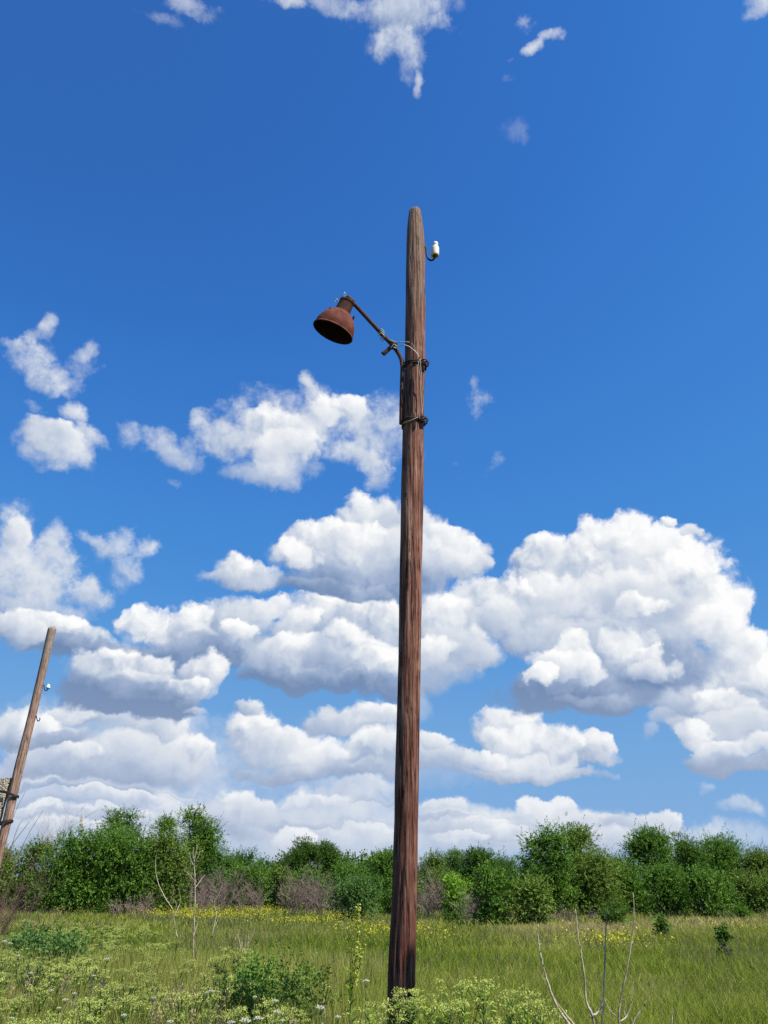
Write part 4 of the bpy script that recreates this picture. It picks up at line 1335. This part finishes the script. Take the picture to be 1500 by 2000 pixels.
rs = np.random.RandomState(3)
parts = []
for y0, y1, n, w0, hs in ((4.5, 9, 60000, .006, 1.0), (9, 14, 90000, .009, 1.0), (14, 22, 110000, .013, 1.0), (22, 34, 100000, .022, 1.0), (34, 60, 80000, .045, 0.95), (60, 110, 16000, .10, 1.0)):
    X, Y = scatter(rs, n, y0, y1)
    patch = mn(X, Y, 0.22)
    fine_ = mn(X, Y, 1.3, 5)
    h = (0.10 + 0.30 * mn(X, Y, 0.5, 2) * (0.55 + 0.9 * mn(X, Y, 2.1, 3)) + 0.14 * rs.rand(n) ** 2) * hs
    tone = 0.38 + 0.42 * (patch - 0.5) + 0.22 * (fine_ - 0.5) + rs.normal(size=n) * 0.10
    dry = np.clip((mn(X, Y, 0.16, 9) - 0.60) * 4, 0, 1) + np.clip((Y - 30) / 22, 0, 0.35) * mn(X, Y, 0.3, 4)
    tone = tone + dry * rs.uniform(0.0, 0.5, n)
    straw = np.clip((Y - 24) / 6, 0, 1) * np.clip((46 - Y) / 6, 0, 1) * np.clip((X - 0.10 * Y) / 4, 0, 1) * np.clip(mn(X, Y, 0.28, 33) * 2.6 - 0.45, 0, 1)
    tone = tone + straw * rs.uniform(0.2, 0.8, n)
    tone = tone + 0.30 * (mn(X, Y, 4.5, 21) - 0.5)
    tone = np.where(rs.rand(n) < 0.07, tone + 0.35, tone)
    parts.append(blades(rs, X, Y, h, w0 * rs.uniform(0.7, 1.4, n), 0.95, tone))
X, Y = scatter(rs, 60000, 5.6, 16)
ok = X < 0.0 * Y
X, Y = X[ok], Y[ok]
parts.append(blades(rs, X, Y, rs.uniform(.34, .70, len(X)), .0055 * Y / 8 * rs.uniform(.7, 1.4, len(X)), 0.4, .60 + .25 * (mn(X, Y, .8, 44) - .3) + rs.normal(size=len(X)) * .14))
v, f, t = join(parts)
GM = grass_mat('meadow_grass', [(0.0, (0.070, 0.115, 0.013)), (0.28, (0.145, 0.205, 0.022)), (0.52, (0.235, 0.280, 0.038)), (0.72, (0.335, 0.335, 0.085)), (1.0, (0.430, 0.335, 0.160))], 0.35)
g = link('grass', mesh_np('grass', v, f, t), GM)
tag(g, 'green meadow grass with drier patches covering the whole field', 'grass', kind='stuff')

# tall seeding grass stalks, buff and purplish
parts = []
for y0, y1, n, w0 in ((6, 14, 6000, .004), (14, 30, 12000, .009), (30, 55, 9000, .02)):
    X, Y = scatter(rs, n, y0, y1)
    keep = mn(X, Y, 0.25, 14) > 0.42
    X, Y = X[keep], Y[keep]
    n = len(X)
    h = rs.uniform(0.35, 0.62, n)
    parts.append(blades(rs, X, Y, h, w0 * rs.uniform(.7, 1.3, n), 0.35, rs.uniform(0, 1, n)))
v, f, t = join(parts)
g = link('seed_grass', mesh_np('seed_grass', v, f, t), grass_mat('seeding_grass_stalks', [(0, (0.13, 0.12, 0.055)), (0.5, (0.20, 0.165, 0.095)), (1, (0.26, 0.23, 0.13))], 0.3))
tag(g, 'tall thin seeding grass stalks scattered over the meadow', 'grass', kind='stuff')


# fluffy buff seed heads among the nearest weeds on the left
rs = np.random.RandomState(12)
X, Y = scatter(rs, 2600, 5.8, 10)
ok = (X < -0.06 * Y) & (mn(X, Y, .6, 70) > .5)
X, Y = X[ok], Y[ok]
Hh = rs.uniform(.38, .62, len(X))
c = np.stack([X, Y, ground_z(X, Y) + Hh], -1)
K = 18
c2 = np.repeat(c, K, 0) + rs.normal(size=(len(c) * K, 3)) * np.array([.012, .012, .035])
L = rs.uniform(.018, .04, len(c2))
v, f = leaf_quads(c2, unit(rs.normal(size=c2.shape) * .6 + np.array([0, 0, 1.0])), L, L * .3, rs)
bb = blades(rs, X, Y, Hh, np.full(len(X), .005), .08, rs.rand(len(X)))
v, f, t = join([(v, f, np.repeat(rs.rand(len(c2)), 4)), bb])
g = link('seed_heads', mesh_np('seed_heads', v, f, t), grass_mat('buff_seed_heads', [(0, (0.27, 0.20, 0.11)), (0.5, (0.40, 0.31, 0.18)), (1, (0.52, 0.44, 0.28))], 0.35))
tag(g, 'buff feathery seed heads among the weeds at the lower left', 'grass', kind='stuff')

# yellow flowers along the foot of the hedges
def yellow_zone(x0, x1, y0, y1, n, seed):
    rs_ = np.random.RandomState(seed)
    px = rs_.uniform(x0, x1, n)
    py = rs_.uniform(y0, y1, n)
    P_ = np.array([tuple(on_level(a, b, 0.42)) for a, b in zip(px, py)])
    ok = mn(P_[:, 0], P_[:, 1], 0.45, 30) > 0.40 + 0.22 * rs_.rand(n)
    return P_[ok] + rs_.normal(size=(ok.sum(), 3)) * np.array([.5, .45, 0.03])


pts = np.vstack([yellow_zone(360, 545, 1770, 1789, 900, 1), yellow_zone(500, 660, 1778, 1797, 700, 2), yellow_zone(290, 420, 1776, 1786, 200, 3), yellow_zone(705, 762, 1803, 1816, 150, 4), yellow_zone(1160, 1290, 1820, 1834, 170, 5),
                 yellow_zone(1410, 1520, 1800, 1812, 160, 6), yellow_zone(815, 850, 1805, 1830, 70, 8)])
rs = np.random.RandomState(8)
K = 9
n = len(pts) * K
c = np.repeat(pts, K, 0) + rs.normal(size=(n, 3)) * np.array([0.13, 0.13, 0.07])
d = unit(rs.normal(size=(n, 3)) + np.array([0, 0, .6]))
L = rs.uniform(0.025, 0.065, n)
v, f = leaf_quads(c, d, L, L * 0.8, rs)
parts = [(v, f, np.repeat(rs.rand(n), 4))]
g = link('yellow_flowers', mesh_np('yellow_flowers', *parts[0]), M['yellow_flower'])
tag(g, 'drifts of small yellow wildflowers along the foot of the hedges', 'wildflowers', kind='stuff')
X, Y = pts[:, 0], pts[:, 1]
X, Y = np.repeat(X, 3) + rs.normal(size=len(X) * 3) * .08, np.repeat(Y, 3) + rs.normal(size=len(X) * 3) * .08
v, f, t = blades(rs, X, Y, rs.uniform(0.3, 0.45, len(X)), np.full(len(X), 0.02), 0.3, rs.uniform(0.2, 0.9, len(X)))
g = link('flower_stalks', mesh_np('flower_stalks', v, f, t), M['stem'])
tag(g, 'green stalks carrying the yellow wildflowers', 'wildflowers', kind='stuff')


# ------------------------------------------------------------------ weeds with pale yellow-green heads
def weed(rs, h, nleaf=46, nheads=9, lean=0.12, leafl=0.065, fl=0.010, branch=0.30):
    """one upright branching weed: returns stem tube segments, leaf quads, flower quads (local)"""
    a = rs.uniform(0, 2 * math.pi)
    off_ = np.array([math.cos(a), math.sin(a), 0]) * lean * h

    def main(u):
        u = np.asarray(u)[..., None]
        return np.array([0, 0, 1.0]) * h * u + off_ * u ** 2
    segs = [main(np.linspace(0, 1, 6))]
    heads = []
    for i in range(nheads):
        u0 = rs.uniform(0.55, 0.93)
        p = main(u0)
        a = rs.uniform(0, 2 * math.pi)
        o = np.array([math.cos(a), math.sin(a), 0]) * h * branch * (1.05 - u0) * rs.uniform(.5, 1.2) * 1.6
        e = p + o + np.array([0, 0, 1.0]) * h * (1 - u0) * rs.uniform(.6, 1.1)
        segs.append(np.stack([p, p + o * .55 + (e - p - o) * .35, e]))
        heads.append(e)
    heads.append(main(1.0))
    u = rs.uniform(0.06, 0.92, nleaf)
    base = main(u)
    a = rs.uniform(0, 2 * math.pi, nleaf)
    d = unit(np.stack([np.cos(a), np.sin(a), rs.uniform(-.1, .9, nleaf)], -1))
    L = leafl * rs.uniform(.6, 1.25, nleaf) * (1.15 - 0.5 * u)
    # leaves on the side branches too
    bl = []
    for s_ in segs[1:]:
        for q in (0.3, 0.55, .8):
            bl.append(s_[0] * (1 - q) + s_[2] * q)
    bl = np.array(bl)
    bd = unit(rs.normal(size=bl.shape) + np.array([0, 0, .4]))
    base = np.vstack([base, bl]); d = np.vstack([d, bd]); L = np.concatenate([L, leafl * .6 * rs.uniform(.6, 1.2, len(bl))])
    lv, lf = leaf_quads(base, d, L, L * rs.uniform(.20, .34, len(L)), rs, 0.12)
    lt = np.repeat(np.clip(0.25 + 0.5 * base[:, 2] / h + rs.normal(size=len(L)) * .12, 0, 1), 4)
    fb = []
    for e in heads:
        nq = rs.randint(26, 40)
        q = rs.normal(size=(nq, 3)) * np.array([1.0, 1.0, .42]) * fl * 2.0
        fb.append(e + q)
    fb = np.vstack(fb)
    fd = unit(rs.normal(size=fb.shape) + np.array([0, 0, .8]))
    FL = fl * rs.uniform(.8, 1.5, len(fb))
    fv, ff_ = leaf_quads(fb, fd, FL, FL * .8, rs)
    ft = np.repeat(np.clip(rs.normal(size=len(fb)) * .22 + .5, 0, 1), 4)
    return segs, (lv, lf, lt), (fv, ff_, ft)


def stem_quads(segs, r):
    """crossed ribbons for far stems"""
    vs, fs, nb = [], [], 0
    for s_ in segs:
        for sd_ in (np.array([r, 0, 0]), np.array([0, r, 0])):
            n = len(s_)
            vs.append(np.stack([s_ - sd_, s_ + sd_], 1).reshape(-1, 3))
            k = np.arange(n - 1)[:, None] * 2
            fs.append(k + np.array([[0, 1, 3, 2]]) + nb)
            nb += 2 * n
    return np.vstack(vs), np.vstack(fs)


rs = np.random.RandomState(21)
PROT = []
for i in range(14):
    PROT.append(weed(rs, 1.0, nleaf=46, nheads=9, leafl=0.10, fl=0.0145, branch=.34))


def weed_cover(test, spots, size):
    leaf_p, flow_p, stem_p = [], [], []
    for (x, y), h in zip(spots, size):
        segs, (lv, lf, lt), (fv, ff_, ft) = PROT[rs.randint(len(PROT))]
        a = rs.uniform(0, 2 * math.pi)
        ca, sa = math.cos(a), math.sin(a)
        Rm = np.array([[ca, -sa, 0], [sa, ca, 0], [0, 0, 1]]) * h
        t_ = np.array([x, y, float(ground_z(np.array(x), np.array(y)))])
        j = rs.uniform(-.13, .13)
        leaf_p.append((lv @ Rm.T + t_, lf, np.clip(lt + j, 0, 1)))
        flow_p.append((fv @ Rm.T + t_, ff_, np.clip(ft + j, 0, 1)))
        sv, sf = stem_quads(segs, 0.006)
        stem_p.append((sv @ Rm.T + t_, sf, np.full(len(sv), .5 + j)))
    return join(leaf_p), join(flow_p), join(stem_p)


# the left foreground is thick with weeds; they thin out into the open meadow on the right
N = 9000
X, Y = scatter(rs, N, 5.6, 30)
pxs = 750 + F_PX * X / (Y * math.cos(PITCH))           # bearing only, to shape where the patch ends
edge = np.interp(Y, [5.5, 7.5, 9, 12, 16, 22, 30], [760, 720, 640, 560, 430, 290, 130])
pr = np.clip((edge - pxs) / 130 + 0.35, 0, 1) * np.clip(mn(X, Y, 0.55, 50) * 2.2 - 0.40, 0.05, 1) * np.interp(Y, [5.5, 8, 14, 30], [1.0, 1.0, .75, .40])
strip = np.clip((7.1 - Y) / 0.5, 0, 1) * np.clip((1060 - pxs) / 60, 0, 1) * 0.5
ok = rs.rand(N) < np.maximum(pr, strip) * 0.75
X, Y = X[ok], Y[ok]
hh = 0.32 + 0.36 * mn(X, Y, 0.9, 60) + rs.uniform(-.08, .12, len(X))
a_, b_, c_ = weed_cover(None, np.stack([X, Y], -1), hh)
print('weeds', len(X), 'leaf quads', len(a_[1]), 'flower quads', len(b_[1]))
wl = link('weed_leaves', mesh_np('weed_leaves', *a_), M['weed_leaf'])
tag(wl, 'dense green weed leaves filling the left foreground', 'weeds', kind='stuff')
wf = link('weed_flowers', mesh_np('weed_flowers', *b_), M['weed_flower'])
tag(wf, 'pale yellow-green flower heads over the weeds in the left foreground', 'weeds', kind='stuff')
ws = link('weed_stems', mesh_np('weed_stems', *c_), M['stem'])
tag(ws, 'thin green stems of the weeds in the left foreground', 'weeds', kind='stuff')


# leafy shrubs among the weeds
NEAR = [
    ('leafy_bush', 'dark green leafy bush among the weeds at the far left', 15, 105, 1826, 15.5, 'leaf_blue', dict(lsize=.065, nlobe=18, shape='hedge', stems=3, zb=0, core=1.2, ragged=.15, dens=1.8)),
    ('leafy_bush', 'dark green leafy bush right beside the one at the far left, reaching lower', 85, 180, 1836, 14.5, 'leaf_blue', dict(lsize=.065, nlobe=18, shape='hedge', stems=3, zb=0, core=1.2, ragged=.15, dens=1.8)),
    ('leafy_bush', 'dense green bush in the weeds left of the foot of the tall pole', 440, 560, 1880, 9.2, 'leaf_mid', dict(lsize=.040, nlobe=40, shape='hedge', stems=6, zb=0, core=1.1, ragged=.45, dens=1.5)),
    ('leafy_bush', 'looser olive bush in the weeds between the dense green bush and the flower spike', 524, 640, 1898, 8.8, 'leaf_olive', dict(lsize=.036, nlobe=34, shape='hedge', stems=6, zb=0, dens=1.0, core=1.1, ragged=.5)),
]
for i, (nm, lb, x0, x1, yt, Y, lf, op) in enumerate(NEAR):
    op = dict(op)
    plant_woody(nm, lb, 'bush', x0, x1, yt, Y, lf, 300 + i, depth=.7, bark='stem', upright=.8, **op)


# single weeds standing in front of the tall pole
def weed_thing(label, x, ytop, Y, seed, group=None, nheads=13, nleaf=84, lean=.1, fl=.0095, leafl=.085):
    rs_ = np.random.RandomState(seed)
    tp = at(x, ytop, Y)
    gz = float(ground_z(np.array(tp.x), np.array(Y)))
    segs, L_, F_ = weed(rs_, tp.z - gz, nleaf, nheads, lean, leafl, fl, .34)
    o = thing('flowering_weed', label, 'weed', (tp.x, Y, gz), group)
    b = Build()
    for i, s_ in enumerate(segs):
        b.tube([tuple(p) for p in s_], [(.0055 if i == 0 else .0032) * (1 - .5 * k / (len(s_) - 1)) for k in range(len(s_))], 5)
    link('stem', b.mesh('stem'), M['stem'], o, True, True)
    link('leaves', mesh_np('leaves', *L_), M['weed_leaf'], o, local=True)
    link('blossoms', mesh_np('blossoms', *F_), M['weed_flower'], o, local=True)
    return o


WG = 'flowering weeds round the foot of the pole'
for i, (lb, x, yt, Y) in enumerate([
    ('flowering weed covering the left side of the tall pole\'s foot', 776, 1948, 6.9), ('flowering weed directly in front of the tall pole\'s foot', 800, 1938, 6.6), ('flowering weed touching the right side of the tall pole\'s foot', 826, 1944, 7.0),
    ('tall flowering weed, first clear of the pole on its right', 884, 1922, 6.8), ('tallest flowering weed right of the pole, with its heads highest', 936, 1914, 6.8), ('bushy flowering weed between the tallest weed and the bare stems', 985, 1938, 6.5),
    ('yellowish flowering weed nearest the bare arching stem', 1016, 1956, 6.4), ('low flowering weed in the gap between the pole and the first tall weed', 850, 1965, 6.3), ('low flowering weed below the tallest weed', 915, 1960, 6.2),
    ('small flowering weed at the foot of the bare arching stem', 1052, 1972, 6.5), ('low flowering weed left of the pole, under the yarrow', 738, 1972, 6.4)]):
    weed_thing(lb, x, yt, Y, 500 + i, WG, nheads=16 if i in (1, 4, 5, 6) else 11)

# yellow-green flower spike
Ysp = 8.4
rs = np.random.RandomState(91)
spk = thing('flower_spike', 'tall yellow-green flower spike with three arms left of the tall pole', 'wildflower', tuple(at(684, 1990, Ysp)))
b = Build()
LN = [[(683, 2040), (684, 1985), (687, 1940), (692, 1895), (697, 1850), (699, 1800), (700, 1768)], [(685, 1920), (684, 1880), (681, 1840), (679, 1808)], [(687, 1925), (697, 1895), (708, 1860), (714, 1826)], [(685, 1950), (690, 1925), (701, 1890), (705, 1868)]]
fbs = []
for i, ln in enumerate(LN):
    p_ = smooth_path([at(x, y, Ysp + .02 * i) for x, y in ln], 6)
    b.tube(p_, [(.008 if i == 0 else .004) * (1 - .7 * k / (len(p_) - 1)) for k in range(len(p_))], 6)
    for k, q in enumerate(p_):
        u = k / (len(p_) - 1)
        if u > (.38 if i == 0 else .45):
            m = int((44 if i == 0 else 16) * (1.15 - u))
            fbs.append(np.array(q) + rs.normal(size=(m, 3)) * ((.026 if i == 0 else .014) * (1.25 - u)))
fb = np.vstack(fbs)
FL = rs.uniform(.016, .034, len(fb))
fv, ff_ = leaf_quads(fb, unit(rs.normal(size=fb.shape) + np.array([0, 0, .5])), FL, FL * .7, rs)
link('stem', b.mesh('stem'), M['stem'], spk, True)
m_sp = leafy('spike_flower', (0.25, 0.30, 0.05), (0.40, 0.45, 0.08), (0.54, 0.57, 0.15), .4, tr_tint=(1, 1, .7))
link('blossoms', mesh_np('blossoms', fv, ff_, np.repeat(rs.rand(len(fb)), 4)), m_sp, spk)
lb_ = np.array([tuple(at(684 + rs.uniform(-3, 3), y, Ysp)) for y in np.linspace(1900, 2000, 26)])
LL = rs.uniform(.06, .12, len(lb_))
lv, lf = leaf_quads(lb_, unit(rs.normal(size=lb_.shape) + np.array([0, 0, .7])), LL, LL * .3, rs, .15)
link('leaves', mesh_np('leaves', lv, lf, np.repeat(rs.uniform(.3, 1, len(lb_)), 4)), M['weed_leaf'], spk)


# white yarrow heads
def yarrow(label, x, y, Y, wpx, seed, group=None):
    rs_ = np.random.RandomState(seed)
    tp = at(x, y, Y)
    gz = float(ground_z(np.array(tp.x), np.array(Y)))
    h = tp.z - gz
    r = wpx / 2 * 0.8 * (Y * .93) / F_PX
    o = thing('yarrow', label, 'wildflower', (tp.x, Y, gz), group)
    b = Build()
    lx_, ly_ = rs_.uniform(-.05, .05, 2)
    b.tube(smooth_path([(lx_, ly_, -.02), (lx_ * .4, ly_ * .4, h * .55), (0, 0, h * .93)], 4), .0035, 5)
    for k in range(7):
        a = 2 * math.pi * k / 7
        b.tube([(0, 0, h * .93), (math.cos(a) * r * .6, math.sin(a) * r * .6, h * .995)], .0016, 4)
    link('stem', b.mesh('stem'), M['stem'], o, True, True)
    n = 150
    q = np.sqrt(rs_.rand(n)) * r
    a = rs_.uniform(0, 2 * math.pi, n)
    lump = .25 * r * (rs_.rand(n) - .5)
    c = np.stack([np.cos(a) * q, np.sin(a) * q, h + .12 * r - .35 * q ** 2 / r + lump], -1)
    FL = r * rs_.uniform(.16, .30, n)
    fv, ff_ = leaf_quads(c, unit(rs_.normal(size=(n, 3)) * .7 + np.array([0, 0, .7])), FL, FL * .8, rs_)
    link('blossoms', mesh_np('blossoms', fv, ff_, np.repeat(rs_.rand(n), 4)), M['white_flower'], o, local=True)
    n = 16
    u = rs_.uniform(.1, .75, n)
    base = np.stack([lx_ * (1 - u), ly_ * (1 - u), h * u], -1)
    a = rs_.uniform(0, 2 * math.pi, n)
    LL = rs_.uniform(.05, .09, n)
    lv, lf = leaf_quads(base, unit(np.stack([np.cos(a), np.sin(a), np.full(n, .7)], -1)), LL, LL * .2, rs_, .1)
    link('leaves', mesh_np('leaves', lv, lf, np.repeat(rs_.uniform(.2, .8, n), 4)), M['weed_leaf'], o, local=True)


YG = 'white yarrow heads among the weeds'
yarrow('white yarrow head standing alone against the grass left of the pole', 715, 1915, 7.6, 17, 1, YG)
yarrow('large white yarrow head low down between the olive bush and the flower spike', 626, 1967, 6.6, 23, 2, YG)
for i, (x, y, Y, wp) in enumerate([(242, 1982, 6.4, 14), (412, 1935, 7.6, 13), (404, 1938, 7.8, 10), (8, 1838, 13, 12), (20, 1842, 13, 10), (145, 1940, 8.6, 12), (128, 1952, 8.2, 13), (100, 1934, 8.8, 12), (116, 1968, 7.4, 11),
                                    (210, 1872, 10.5, 14), (480, 1992, 6.1, 24), (452, 1996, 6.2, 18), (504, 1988, 6.3, 20), (538, 1954, 7.0, 16), (540, 1975, 6.6, 14), (332, 1995, 6.1, 16), (660, 1985, 6.5, 14), (498, 1946, 7.4, 10), (24, 1988, 6.6, 12), (60, 1900, 9.6, 10),
                                    (552, 1992, 6.2, 12), (36, 1866, 11, 10), (183, 1905, 9.5, 10), (300, 1948, 8, 11)]):
    yarrow('white yarrow head among the pale green weeds of the left foreground', x, y, Y, wp, 10 + i, YG)
